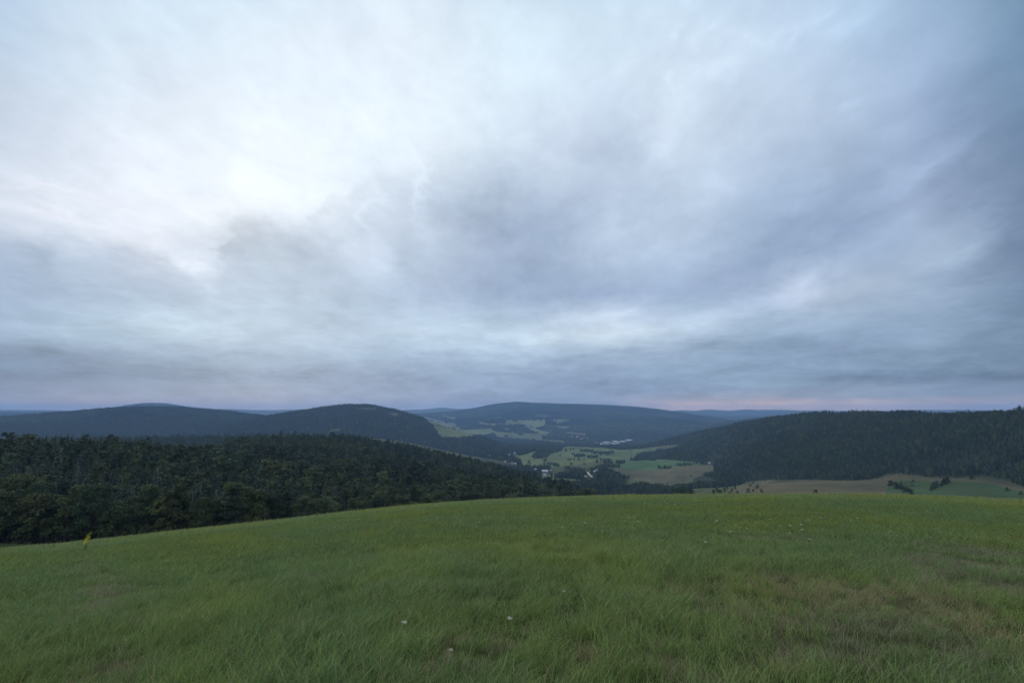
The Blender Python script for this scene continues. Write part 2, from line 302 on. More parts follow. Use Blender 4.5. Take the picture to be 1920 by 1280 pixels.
QB = np.arange(QMIN, QMAX + 1, 8.0)
BASE = np.array([smooth1(np.interp(QB, _cq, _cz[:, j]), 2.5) for j in range(len(RB))])   # (r, q)

def bil(q, r):
    fq = np.clip((q - QB[0]) / 8.0, 0, len(QB) - 1.001); iq = fq.astype(int); tq = fq - iq
    fr = np.clip((np.log(np.maximum(r, 1.0)) - math.log(60)) / (math.log(40000 / 60) / (len(RB) - 1)), 0, len(RB) - 1.001); ir = fr.astype(int); tr = fr - ir
    return (BASE[ir, iq] * (1 - tq) + BASE[ir, iq + 1] * tq) * (1 - tr) + (BASE[ir + 1, iq] * (1 - tq) + BASE[ir + 1, iq + 1] * tq) * tr

RIDGES = []
def ridge(pts, th, wf, wb, zb=-215.0, sig=5, rough=0.0, edge=None, pw=1.5):
    sl, rc = line(pts, sig)
    ed = None
    if edge is not None:
        eq = [q_of_az(ray(e[0], 900)[0]) for e in edge]
        ed = (smooth1(np.interp(QG, eq, [e[1] for e in edge]), 12), smooth1(np.interp(QG, eq, [e[2] for e in edge]), 12))
    RIDGES.append((CAMZ + sl * rc - th, rc, wf, wb, zb, rough, ed, pw))
# pale field strip beyond the left wood
ridge([(-400,842,1350),(560,822,1350),(640,817,1350),(712,822.5,1350),(767,829,1350),(830,844,1350),(880,855,1350),(950,866,1350),(1000,885,1350),(1100,930,1350)], 0, 260, 300, -175, 6)
# long blue hill, left
ridge([(-500,792,3300),(-300,790,3300),(0,781,3300),(140,771,3300),(200,765,3300),(240,763,3300),(280,762,3300),(340,763,3300),(400,767,3300),(480,777,3200),(560,788,3100),(700,806,3000),(900,845,3000)], 12, 1300, 1500, rough=10)
# rounded hill with the pale clearing
ridge([(100,845,2700),(300,815,2700),(400,795,2700),(480,782,2700),(530,773,2750),(600,763,2800),(640,756,2800),(700,757,2800),(740,766,2750),(800,783,2700),(840,796,2600),(870,806,2500),(920,824,2450),(960,842,2400),(1040,880,2400)], 12, 950, 1100, rough=9)
# shoulder at its foot
ridge([(520,850,2100),(600,822,2100),(650,812,2100),(700,811,2150),(760,818,2200),(830,829,2250),(900,845,2250)], 12, 420, 420, -180, rough=5)
# broad central mountain
ridge([(500,835,5800),(640,800,6000),(740,779,6300),(800,775,6500),(860,770,6600),(900,763,6700),(930,757,6700),(970,753,6800),(1000,755,6700),(1060,757,6500),(1150,760,6300),(1200,763,6200),(1260,771,6000),(1340,783,5700),(1400,792,5500),(1500,806,5300),(1650,830,5200)], 10, 3000, 3000, rough=22, pw=1.25)
# lower ridge between it and the right hill
ridge([(1150,835,3900),(1220,818,3900),(1290,803,3900),(1360,790,4000),(1420,784,4000),(1500,780,4000),(1650,776,4000),(1900,780,4000),(2300,785,4000)], 12, 1100, 1500, rough=8)
# valley side farms under the mountain
ridge([(780,815,4400),(830,806,4400),(900,793,4500),(970,789,4600),(1020,789,4600),(1060,800,4400),(1110,812,4200),(1180,826,4000),(1260,850,4000)], 0, 1100, 900, -205, rough=6, pw=1.1)
# far ridges
ridge([(-600,768,9000),(0,768,9000),(120,769,9000),(230,772,9000),(340,771,9000),(420,766,9000),(500,769,9000),(560,767,9000),(600,766,9000),(680,771,9000),(800,772,9000),(1100,773,9000),(1500,772,9000),(2600,770,9000)], 0, 3000, 5000, -400, 6, rough=18)
ridge([(100,775,7200),(200,768,7200),(245,760,7200),(270,757,7200),(310,757.5,7200),(345,763,7200),(400,772,7200),(500,782,7200)], 0, 1500, 2500, -400, 5, rough=14)
ridge([(560,778,9500),(700,773,9500),(760,768,9500),(800,767,9500),(830,763,9500),(860,767,9500),(890,765,9500),(940,772,9500),(1100,780,9500)], 0, 2500, 2500, -400, 4, rough=16)
ridge([(380,779,10000),(460,774,10000),(500,770,10000),(560,767,10000),(590,766,10000),(640,772,10000),(720,780,10000)], 0, 2500, 2500, -400, 5, rough=16)
ridge([(1100,782,9800),(1200,775,9800),(1260,770,9800),(1280,768,9800),(1300,770,9800),(1325,767,9800),(1345,768,9800),(1370,770,9800),(1395,767,9800),(1420,768,9800),(1460,768,9800),(1500,769,9800),(1600,770,9800),(1750,768,9800),(1900,769,9800),(2300,768,9800)], 0, 4500, 5000, -400, 3, rough=26)
ridge([(1150,788,8500),(1250,782,8500),(1330,775,8500),(1380,777,8500),(1440,773,8500),(1520,770,8500),(1700,776,8500)], 0, 2500, 2500, -400, 5, rough=14)
# wooded hill on the right
ridge([(1090,858,2500),(1150,843,2500),(1200,833,2450),(1260,818,2350),(1300,808,2200),(1340,799,2050),(1390,788,1900),(1440,779,1750),(1480,773,1620),(1520,769,1500),(1600,767,1350),(1680,767,1250),(1740,770,1180),(1800,769,1100),(1870,765,1020),(1920,760,960),(2100,740,880),(2400,720,850)],
      10, 0, 900, -400, 6, rough=4,
      edge=[(1000,2100,-190),(1150,2000,-172),(1230,1750,-163),(1300,1400,-163),(1340,1150,-152),(1400,850,-122),(1500,780,-106),(1640,760,-104),(1700,715,-92),(1800,700,-92),(1880,650,-88),(1930,600,-84),(2100,560,-76),(2400,520,-70)], pw=1.25)

def height(x, y):
    x = np.asarray(x, float); y = np.asarray(y, float)
    r = np.hypot(x, y); q = q_arr(x, y)
    s = np.interp(q, QG, SQ)
    rm = np.minimum(r, 110)
    zm = -(s * rm + AQ * rm * rm)
    zm = zm + 0.16 * fbm(x, y, 9.0, 3, 5) * sstep(2, 8, r) * (1 - 0.6 * sstep(30, 50, r)) + 0.05 * fbm(x, y, 1.1, 2, 9)
    z = bil(q, r)
    far = np.clip(r, 100, 3000)
    z = z + fbm(x, y, 55, 3, 21) * np.minimum(3.5, far * 0.008) + fbm(x, y, 420, 4, 31) * sstep(900, 2600, r) * 14
    for zc_, rc_, wf, wb, zb, rough, ed, pw in RIDGES:
        zc = np.interp(q, QG, zc_); rc = np.interp(q, QG, rc_)
        if ed is not None:
            re = np.interp(q, QG, ed[0]); ze = np.interp(q, QG, ed[1])
            t = (rc - r) / np.maximum(rc - re, 60)
            front = zc - (zc - ze) * np.clip(t, 0, 1) ** pw - np.clip(t - 1, 0, 10) * 300
        else:
            t = np.clip((rc - r) / wf, 0, 1.6)
            front = zc - (zc - zb) * t ** pw
        tb = np.clip((r - rc) / wb, 0, 2)
        backz = zc - (np.abs(zc - zb)) * (1 - np.cos(np.minimum(tb, 1) * math.pi)) / 2 - np.clip(tb - 1, 0, 1) * 300
        zr = np.where(r < rc, front, backz)
        if rough: zr = zr + rough * (fbm(x, y, rough * 32, 5, int(rc_[0]) % 97) * 2.2 * sstep(0.02, 0.25, np.where(r < rc, np.abs(t), tb)) + 0.35 * fbm(x, y, rough * 12, 3, 77))
        k = 2.5
        z = np.maximum(z, zr)
    w = sstep(72, 112, r)
    return zm * (1 - w) + z * w

# ------------------------------------------------------------------ land use, as areas on the ground
def P(*p): return list(zip(p[::2], p[1::2]))
G1, G2 = (0.070, 0.11, 0.040), (0.066, 0.116, 0.045)
BR, OL, PALE = (0.092, 0.088, 0.050), (0.070, 0.080, 0.034), (0.110, 0.120, 0.055)
FIELDS = [  # polygon in photo pixels on the terrain between two distances, colour
 (P(965,858,1000,846,1058,836,1105,836,1165,843,1200,841,1232,837,1272,833,1262,839,1225,846,1200,850,1187,860,1150,865,1112,866,1075,871,1030,877,985,880,968,866), 1300, 2700, (0.090,0.120,0.048)),
 (P(1232,837,1275,833,1262,840,1236,843), 1300, 2700, BR),
 (P(1153,872,1187,864,1225,861,1270,863,1312,867,1310,872,1265,876,1225,880,1175,880), 1000, 1700, G2),
 (P(1125,883,1140,876,1175,880,1225,880,1265,876,1310,871,1337,872,1338,886,1300,896,1275,903,1237,908,1200,901,1162,891), 850, 1700, BR),
 (P(1092,906,1110,896,1140,894,1150,900,1128,909,1098,910), 850, 1300, (0.055,0.085,0.035)),
 (P(1030,877,1075,871,1112,866,1150,866,1140,876,1125,883,1100,887,1062,892,1036,896), 1000, 1700, OL),
 (P(1274,919,1323,911,1375,903,1398,905,1375,915,1424,930,1424,950,1250,950), 380, 850, (0.062,0.078,0.034)),
 (P(1368,916,1398,904,1440,899,1511,899,1594,901,1636,899,1665,890,1690,888,1740,893,1790,895,1840,893,1877,898,1920,911,1960,920,2500,930,2500,1100,1380,1100,1350,940), 330, 1000, BR),
 (P(1666,905,1690,899,1730,903,1790,901,1850,905,1925,922,2500,940,2500,1100,1655,1100,1655,940), 330, 1000, (0.050,0.080,0.034)),
 (P(560,815,640,810,712,815,767,821,830,836,880,847,960,860,960,880,880,870,800,852,700,838,600,828), 1180, 1500, (0.062,0.072,0.038)),
 (P(790,782,830,792,870,805,922,803,934,812,880,822,830,828,820,812,810,797), 2200, 5200, (0.092,0.118,0.048)),
 (P(616,812,622,804,640,803,636,809), 1800, 3200, (0.090,0.11,0.05)),
 (P(722,776,742,773,757,779,740,783), 2000, 3300, (0.075,0.07,0.05)),
 (P(668,764,706,765,706,768,670,767), 2000, 3300, (0.08,0.08,0.05)),
 (P(972,788,1024,786,1024,797,1006,804,1038,811,1024,817,990,806), 3400, 5600, (0.105,0.125,0.058)),
 (P(926,808,964,811,994,821,1062,827,1060,832,930,821), 3000, 5600, (0.092,0.11,0.052)),
 (P(898,790,932,796,932,801,898,797), 3400, 5600, (0.08,0.09,0.05)),
 (P(750,772,790,779,860,796,848,797,780,783), 2800, 6000, (0.08,0.08,0.05)),
 (P(1060,808,1102,813,1100,819,1062,814), 3000, 5600, (0.105,0.09,0.06)),
 (P(828,777,856,783,852,788,828,782), 3400, 6000, (0.09,0.085,0.055)),
 (P(-10,1000,160,1000,160,1060,-60,1060,-300,1075,-300,1000), 100, 200, (0.06,0.09,0.035)),
]
HOUSE_CLEAR = []
def inpoly(px, py, poly):
    c = np.zeros(px.shape, bool); n = len(poly)
    for i in range(n):
        x1, y1 = poly[i]; x2, y2 = poly[(i + 1) % n]
        if y1 == y2: continue
        m = ((y1 > py) != (y2 > py)) & (px < (x2 - x1) * (py - y1) / (y2 - y1) + x1)
        c ^= m
    return c
def edge_r(q):      # where the wood below the meadow begins
    return np.interp(q, [-700, 0, 120, 250, 460, 600, 800, 1000, 1060, 1100, 1130], [155, 163, 158, 146, 138, 156, 200, 262, 290, 320, 520])
def landuse(x, y, z):
    """-> field index (-1 wood)"""
    r = np.hypot(x, y); X, Y = project(x, y, z)
    X = X + fbm(x, y, 60, 3, 3) * 7 * np.clip(900 / np.maximum(r, 100), 0.3, 1); Y = Y + fbm(x, y, 60, 3, 4) * 2.4 * np.clip(900 / np.maximum(r, 100), 0.3, 1)
    f = np.full(x.shape, -1)
    for i, (poly, r0, r1, c) in enumerate(FIELDS):
        m = (r > r0) & (r < r1) & (y > 0)
        if m.any() and i != len(FIELDS) - 1:
            k = np.zeros(x.shape, bool); k[m] = inpoly(X[m], Y[m], poly); f[k] = i
    f[r < edge_r(q_arr(x, y)) - 4] = 99
    return f

# ------------------------------------------------------------------ helpers for objects
def mesh(name, V, F, mat=None, attrs=None, smooth=False):
    me = bpy.data.meshes.new(name); V = np.asarray(V, np.float32)
    if isinstance(F, np.ndarray):
        nf, k = F.shape
        me.vertices.add(len(V)); me.vertices.foreach_set('co', V.ravel())
        me.loops.add(nf * k); me.loops.foreach_set('vertex_index', F.astype(np.int32).ravel())
        me.polygons.add(nf); me.polygons.foreach_set('loop_start', np.arange(0, nf * k, k, dtype=np.int32))
        me.update(calc_edges=True)
    else:
        me.from_pydata(V.tolist(), [], F); me.update()
    if mat: me.materials.append(mat)
    for an, av in (attrs or {}).items():
        av = np.asarray(av, np.float32)
        if av.ndim == 2:
            a = me.color_attributes.new(an, 'FLOAT_COLOR', 'POINT'); a.data.foreach_set('color', np.c_[av, np.ones(len(av))].astype(np.float32).ravel())
        else:
            a = me.attributes.new(an, 'FLOAT', 'POINT'); a.data.foreach_set('value', av)
    if smooth: me.polygons.foreach_set('use_smooth', np.ones(len(me.polygons), bool))
    return me
def obj(name, data, parent=None, loc=None, link=True):
    o = bpy.data.objects.new(name, data)
    if link: ROOT.objects.link(o)
    if parent: o.parent = parent
    if loc is not None: o.location = loc
    return o
def tag(o, label=None, cat=None, group=None, kind=None):
    if label: o['label'] = label
    if cat: o['category'] = cat
    if group: o['group'] = group
    if kind: o['kind'] = kind
    return o

# ------------------------------------------------------------------ materials
def new_mat(name, rough=0.85, spec=0.2):
    m = bpy.data.materials.new(name); m.use_nodes = True
    b = m.node_tree.nodes['Principled BSDF']; b.inputs['Roughness'].default_value = rough
    b.inputs['Specular IOR Level'].default_value = spec
    return m, m.node_tree, b
def simple(name, c, rough=0.8, spec=0.2, var=0.25, scale=3.0):
    m, t, b = new_mat(name, rough, spec)
    g = N(t, 'ShaderNodeTexCoord'); n = noise(t, g.outputs['Object'], scale, 4)
    k = M(t, 'ADD', 1 - var / 2, M(t, 'MULTIPLY', n.outputs[0], var))
    v = N(t, 'ShaderNodeVectorMath', operation='SCALE'); v.inputs[0].default_value = c; t.links.new(k, v.inputs[3])
    t.links.new(v.outputs[0], b.inputs['Base Color']); return m
def foliage(name, ca, cb, cc, spec=0.12):
    """three leaf colours: two chosen per tree, one per patch of the wood"""
    m, t, b = new_mat(name, 0.8, spec)
    oi = N(t, 'ShaderNodeObjectInfo'); g = N(t, 'ShaderNodeNewGeometry')
    c = mixc(t, oi.outputs['Random'], ca, cb)
    n = noise(t, g.outputs['Position'], 0.012, 3)
    f = M(t, 'MULTIPLY', M(t, 'SUBTRACT', n.outputs[0], 0.5), 4.0, clamp=True)
    c = mixc(t, f, c, cc)
    wn_ = N(t, 'ShaderNodeTexWhiteNoise'); wn_.noise_dimensions = '1D'; t.links.new(M(t, 'MULTIPLY', oi.outputs['Random'], 917.0), wn_.inputs['W'])
    k = M(t, 'ADD', 0.62, M(t, 'MULTIPLY', M(t, 'POWER', wn_.outputs['Value'], 1.8), 0.66))
    at = N(t, 'ShaderNodeAttribute'); at.attribute_name = 'leaf'
    k = M(t, 'MULTIPLY', k, M(t, 'ADD', 0.88, M(t, 'MULTIPLY', at.outputs['Fac'], 0.24)))
    v = N(t, 'ShaderNodeVectorMath', operation='SCALE'); t.links.new(c, v.inputs[0]); t.links.new(k, v.inputs[3])
    t.links.new(v.outputs[0], b.inputs['Base Color'])
    return m
M_BROAD = foliage('broadleaf_foliage', (0.040, 0.068, 0.034), (0.082, 0.100, 0.042), (0.036, 0.062, 0.038))
M_SPRUCE = foliage('spruce_foliage', (0.022, 0.042, 0.031), (0.034, 0.052, 0.034), (0.026, 0.042, 0.036))
M_PINE = foliage('pine_foliage', (0.030, 0.052, 0.034), (0.044, 0.064, 0.036), (0.032, 0.048, 0.038))
M_SHRUB = foliage('shrub_foliage', (0.035, 0.055, 0.022), (0.058, 0.072, 0.026), (0.030, 0.052, 0.026))
M_BARK = simple('bark', (0.038, 0.032, 0.027), 0.9, 0.1, 0.7, 2.0)
M_PBARK = simple('pine_bark', (0.075, 0.048, 0.034), 0.9, 0.1, 0.6, 1.5)

# terrain material: albedo by land use, painted near shade and far haze tone, natural mottling
def ground_mat(name, near):
    m, t, b = new_mat(name, 0.95, 0.05)
    a = N(t, 'ShaderNodeAttribute'); a.attribute_name = 'cover'
    g = N(t, 'ShaderNodeNewGeometry')
    if near:
        n1 = noise(t, g.outputs['Position'], 0.8, 6); n2 = noise(t, g.outputs['Position'], 14.0, 4)
    else:
        n1 = noise(t, g.outputs['Position'], 0.011, 8, 0.6); n2 = noise(t, g.outputs['Position'], 0.055, 6, 0.7)
    k = M(t, 'ADD', 1.0, M(t, 'ADD', M(t, 'MULTIPLY', M(t, 'SUBTRACT', n1.outputs[0], 0.5), 0.9), M(t, 'MULTIPLY', M(t, 'SUBTRACT', n2.outputs[0], 0.5), 0.9)))
    v = N(t, 'ShaderNodeVectorMath', operation='SCALE'); t.links.new(a.outputs['Color'], v.inputs[0]); t.links.new(k, v.inputs[3])
    t.links.new(v.outputs[0], b.inputs['Base Color'])
    bp = N(t, 'ShaderNodeBump'); bp.inputs['Strength'].default_value = 0.8 if near else 1.0
    bp.inputs['Distance'].default_value = 0.05 if near else 9.0
    t.links.new(n2.outputs[0], bp.inputs['Height']); t.links.new(bp.outputs[0], b.inputs['Normal'])
    return m
M_HILLS = ground_mat('hill_ground', False); M_MEADOW = ground_mat('meadow_ground', True)

def hill_edge_(q): return np.interp(q, [1100, 1180, 1240, 1300, 1340, 1400, 1500, 1700, 1930, 2600], [2300, 1900, 1650, 1300, 1050, 780, 700, 650, 520, 450])
# ------------------------------------------------------------------ terrain sheets
def polar(rs, azs, closed):
    A, Rr = np.meshgrid(azs, rs); x = Rr * np.sin(A); y = Rr * np.cos(A)
    na, nr = len(azs), len(rs)
    i = np.arange(nr - 1)[:, None] * na + np.arange(na if closed else na - 1)[None, :]
    j = (i % na + 1) % na + (i // na) * na
    F = np.stack([i, j, j + na, i + na], -1).reshape(-1, 4)[:, ::-1]
    return x.ravel(), y.ravel(), F
front = np.radians(np.arange(-58, 58.001, 0.11)); rest = np.radians(np.arange(60, 300.1, 3.0))
azs = np.r_[front, rest]
x, y, F = polar(np.r_[np.linspace(0.02, 4, 10), np.linspace(4.6, 124, 170)], azs[::2], True)
z = height(x, y)
dry_pts = []   # brown patches in the grass (centre, radii, turn)
def ground_hit(X, Y, r0=2.0, r1=30000.0, dz=0.0, n=6000):
    a, s = ray(X, Y); rr = np.geomspace(r0, r1, n)
    zz = height(rr * math.sin(a), rr * math.cos(a)) + dz
    h = np.nonzero((zz - CAMZ) / rr >= s)[0]
    k = h[0] if len(h) else n - 1
    return rr[k] * math.sin(a), rr[k] * math.cos(a), zz[k] - dz, rr[k]
DRY = [(1330,1125,70,13),(1560,1108,110,16),(1480,1165,140,14),(1640,1150,160,22),(1790,1060,90,18),(1860,1200,130,20),(1540,1215,130,12),(1330,1265,110,12),(1700,1205,160,18),(1880,1040,60,14),(190,1110,26,26),(166,1080,9,10),(204,1138,12,14),(222,1170,14,14),(150,1048,8,6),(600,1085,16,10),(770,1035,14,7),(1120,1240,30,10),(1240,1110,30,10),(1840,1110,100,22),(160,1065,12,12),(1430,1010,60,8),(840,1230,26,14),(1560,1255,160,18),(220,1255,30,16),(960,1215,26,8),(1700,1135,110,16)]
_dr = []
for X, Y, w, h in DRY:
    cx, cy, _, r_ = ground_hit(X, Y, 1.5, 80, 0, 1500); ax_, ay_, _, r2 = ground_hit(X, Y - h, 1.5, 80, 0, 1500)
    _dr.append((cx, cy, w / FPX * r_, max(abs(r2 - r_), 0.15), math.atan2(cx, cy)))
def dryness(x, y):
    d = np.zeros(np.shape(x))
    wx = x + fbm(x, y, 0.9, 3, 51) * 1.1; wy = y + fbm(x, y, 0.9, 3, 52) * 1.1
    for cx, cy, w, l, a in _dr:
        ex = (wx - cx) * math.cos(a) - (wy - cy) * math.sin(a); ey = (wx - cx) * math.sin(a) + (wy - cy) * math.cos(a)
        d = np.maximum(d, np.exp(-(ex / w) ** 2 - (ey / l) ** 2))
    return np.clip(d + 0.5 * np.clip(fbm(x, y, 3.5, 4, 53) - 0.12, 0, 1), 0, 1)
dr = dryness(x, y)[:, None]; near_shade = (1 - sstep(4, 16, np.hypot(x, y)))[:, None]
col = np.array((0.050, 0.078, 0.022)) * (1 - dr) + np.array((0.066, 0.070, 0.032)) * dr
col = col * (1 - .35 * near_shade)  # soil darkened toward the camera: lens falloff and blade-gap shade painted in
col = np.where((np.hypot(x, y) > 100)[:, None], np.array((0.055, 0.085, 0.03)), col)
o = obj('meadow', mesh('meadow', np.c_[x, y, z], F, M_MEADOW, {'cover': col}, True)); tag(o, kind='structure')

rs = np.r_[np.geomspace(124, 1200, 300), np.geomspace(1204, 9000, 430)[0:], np.geomspace(9100, 11800, 40)]
x, y, F = polar(rs, azs, True)
z = height(x, y)
HZMIN, HZMAX = z.min(), z.max() + 30
lu = landuse(x, y, z)
rr_ = np.hypot(x, y)
n1 = fbm(x, y, 130, 4, 61)[:, None]; n2 = fbm(x, y, 30, 3, 62)[:, None]
col = np.tile(np.array((0.030, 0.042, 0.024)), (len(x), 1))
far_haze = sstep(1800, 4500, rr_)[:, None]
col = col * (1 - far_haze) + np.array((0.022, 0.034, 0.030)) * far_haze  # wooded ground goes darker and bluer with distance, haze tone put into colour
for i, fdef in enumerate(FIELDS):
    m = lu == i
    col[m] = np.array(fdef[3])
strip = (np.sin((x * 0.35 + y) / 26 + fbm(x, y, 300, 2, 63) * 9) * 0.5)[:, None]
col[lu == 99] = np.array((0.055, 0.085, 0.03))
isf = (lu >= 0)[:, None]
col = np.where(isf, col * (1 + 0.7 * n1 + 0.45 * n2 + 0.10 * strip) + np.array((0.010, 0.003, 0.0)) * np.clip(n1 * 3, -1, 1), col)
# patchwork of small meadows in the inhabited part of the valley
Xp, Yp = project(x, y, z)
patch = (lu < 0) & (rr_ > 1000) & (rr_ < 1900) & (Xp > 930) & (Xp < 1300) & (rr_ < hill_edge_(q_arr(x, y)) - 60) & (fbm(x, y, 90, 3, 64) > 0.03)
patch2 = (lu < 0) & (rr_ > 3200) & (rr_ < 5200) & (Xp > 790) & (Xp < 1070) & (Yp > 778) & (Yp < 835) & (fbm(x, y, 150, 3, 65) > 0.03)
patch |= patch2
col[patch] = np.array((0.080, 0.098, 0.046))
lu[patch] = 50
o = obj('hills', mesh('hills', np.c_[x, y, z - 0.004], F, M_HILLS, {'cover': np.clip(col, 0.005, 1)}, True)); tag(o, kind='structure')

# ------------------------------------------------------------------ foliage builders
def cards(pts, size, rng, nrm=None, flat=0.5, aspect=1.0):
    """bent leaf-cluster quads scattered at pts"""
    n = len(pts); a = rng.normal(size=(n, 3))
    if nrm is not None: a = a * flat + nrm
    a /= np.linalg.norm(a, axis=1, keepdims=True) + 1e-9
    t = rng.normal(size=(n, 3)); t -= (t * a).sum(1, keepdims=True) * a; t /= np.linalg.norm(t, axis=1, keepdims=True) + 1e-9
    b = np.cross(a, t); s = (size * rng.uniform(0.6, 1.35, n))[:, None] * 0.5
    j = lambda: rng.uniform(0.7, 1.2, (n, 1))
    V = np.stack([pts + t * s * j() * aspect, pts + b * s * j(), pts - t * s * j() * aspect, pts - b * s * j()], 1).reshape(-1, 3)
    F = np.arange(4 * n).reshape(-1, 4); leaf = np.repeat(rng.uniform(0, 1, n), 4)
    return V, F, leaf
def merge(parts):
    V, F, L = [], [], []; o_ = 0
    for v, f, l in parts: V.append(v); F.append(f + o_); L.append(l); o_ += len(v)
    return np.concatenate(V), np.concatenate(F), np.concatenate(L)
def tube(path, rad, sides=7):
    path = np.array(path, float); V = []; 
    for i, p in enumerate(path):
        d = path[min(i + 1, len(path) - 1)] - path[max(i - 1, 0)]; d /= np.linalg.norm(d) + 1e-9
        u = np.cross(d, (0.3, 1, 0.2)); u /= np.linalg.norm(u); w = np.cross(d, u)
        for k in range(sides):
            an = 2 * math.pi * k / sides; V.append(p + rad[i] * (u * math.cos(an) + w * math.sin(an)))
    F = [[i * sides + k, i * sides + (k + 1) % sides, (i + 1) * sides + (k + 1) % sides, (i + 1) * sides + k] for i in range(len(path) - 1) for k in range(sides)]
    V = np.array(V); return V, np.array(F), np.zeros(len(V))
def broadleaf(seed, H=16.0, W_=4.6, nc=3600, size=0.55, low=0.12, lobes=34):
    rng = np.random.RandomState(seed); parts = []; ctrs = []
    for k in range(lobes):
        h = max(rng.uniform(low + 0.08, 0.93), 0.02) ** 0.8; prof = math.sin(math.pi * min(1, (h - low + 0.08) / (1.05 - low + 0.08)) ** 0.85) ** 0.6
        a = rng.uniform(0, 2 * math.pi); d = W_ * prof * rng.uniform(0.35, 0.95)
        rad = W_ * rng.uniform(0.22, 0.40)
        ctrs.append((np.array([math.cos(a) * d, math.sin(a) * d, h * H]), rad))
    per = nc // lobes
    for c, rad in ctrs:
        d = rng.normal(size=(per, 3)); d /= np.linalg.norm(d, axis=1, keepdims=True); d[:, 2] = np.where(d[:, 2] < -0.35, -d[:, 2], d[:, 2])
        p = c + d * rad * rng.uniform(0.7, 1.08, (per, 1)) * np.array((1, 1, 0.8))
        parts.append(cards(p, size, rng, d, 0.7))
    V, F, L = merge(parts)
    tr = [tube([(0, 0, -1.5), (0.1, 0, H * 0.2), (-0.1, 0.15, H * 0.45), (0.05, 0, H * 0.85)], [W_ * .07, W_ * .055, W_ * .04, W_ * .01])]
    for c, rad in ctrs[:9]:
        s = np.array((0, 0, c[2] * 0.45)); tr.append(tube([s, (s + c) / 2 + (0, 0, 0.2), c], [W_ * .03, W_ * .02, W_ * .008], 5))
    return (V, F, L), merge(tr)
def spruce(seed, H=21.0, W_=3.1, levels=40, br=8, segs=4, low=0.06):
    rng = np.random.RandomState(seed); V, F, L = [], [], []; n = 0
    for l in range(levels):
        t = (l + rng.uniform(-.3, .3)) / levels; h = H * (low + (1 - low) * max(t, 0)); ln = W_ * (1 - t) ** 0.72 * rng.uniform(0.8, 1.15) + 0.12
        for b in range(br):
            a = rng.uniform(0, 2 * math.pi); d = np.array((math.cos(a), math.sin(a))); le = ln * rng.uniform(0.65, 1.15); pr = np.array((-d[1], d[0])); lf = rng.uniform()
            up = rng.uniform(-0.05, 0.15)
            for s in range(segs):
                f0, f1 = s / segs, (s + 1) / segs
                z0 = h - le * (0.42 * f0 ** 1.3 - up * f0); z1 = h - le * (0.42 * f1 ** 1.3 - up * f1)
                w0 = le * 0.30 * (1 - f0 * 0.6); w1 = le * 0.30 * (1 - f1 * 0.85)
                j = rng.uniform(-.12, .12, 4) * le * .6
                V += [(*(d * le * f0 + pr * (w0 + j[0])), z0 - w0 * .55), (*(d * le * f1 + pr * (w1 + j[1])), z1 - w1 * .55), (*(d * le * f1), z1), (*(d * le * f0), z0),
                      (*(d * le * f0 - pr * (w0 + j[2])), z0 - w0 * .55), (*(d * le * f1 - pr * (w1 + j[3])), z1 - w1 * .55)]
                F += [(n, n + 1, n + 2, n + 3), (n + 3, n + 2, n + 5, n + 4)]; L += [lf] * 6; n += 6
    V = np.array(V); return (V, np.array(F), np.array(L)), tube([(0, 0, -1.5), (0, 0, H * .5), (0, 0, H * .97)], [W_ * .085, W_ * .05, 0.02], 7)
def pine(seed, H=19.0, W_=3.3, nc=2600, size=0.5, lobes=22, low=0.42):
    rng = np.random.RandomState(seed); parts = []; ctrs = []
    for k in range(lobes):
        h = low + (0.97 - low) * (k + rng.uniform()) / lobes; wv = W_ * (1.0 - 0.75 * ((h - low) / (1 - low)) ** 1.6); a = k * 2.4 + rng.uniform(-.5, .5); d = wv * rng.uniform(0.3, 0.85)
        ctrs.append((np.array([math.cos(a) * d, math.sin(a) * d, h * H]), W_ * rng.uniform(0.30, 0.48)))
    per = nc // lobes
    for c, rad in ctrs:
        d = rng.normal(size=(per, 3)); d /= np.linalg.norm(d, axis=1, keepdims=True); d[:, 2] = np.abs(d[:, 2]) * 1.1 - 0.2
        p = c + d * rad * rng.uniform(0.55, 1.1, (per, 1)) * np.array((1, 1, 0.42))
        parts.append(cards(p, size, rng, d + (0, 0, 0.4), 0.8))
    V, F, L = merge(parts)
    tr = [tube([(0, 0, -1.5), (0.08, 0, H * .3), (-.1, .05, H * .65), (0, 0, H * .93)], [.24, .19, .13, .04])]
    for c, rad in ctrs: tr.append(tube([(0, 0, c[2] - 0.8), c * np.array((.6, .6, 1)) - (0, 0, .15), c], [.07, .05, .02], 4))
    for k in range(9):
        a = rng.uniform(0, 6.28); h = H * rng.uniform(.15, low); tr.append(tube([(0, 0, h), (math.cos(a) * 1.1, math.sin(a) * 1.1, h + .1)], [.035, .01], 3))
    return (V, F, L), merge(tr)
def shrub(seed, H=3.4, W_=2.4, nc=700, size=0.42):
    (c, t) = broadleaf(seed, H, W_, nc, size, -0.12, 16); return c, t

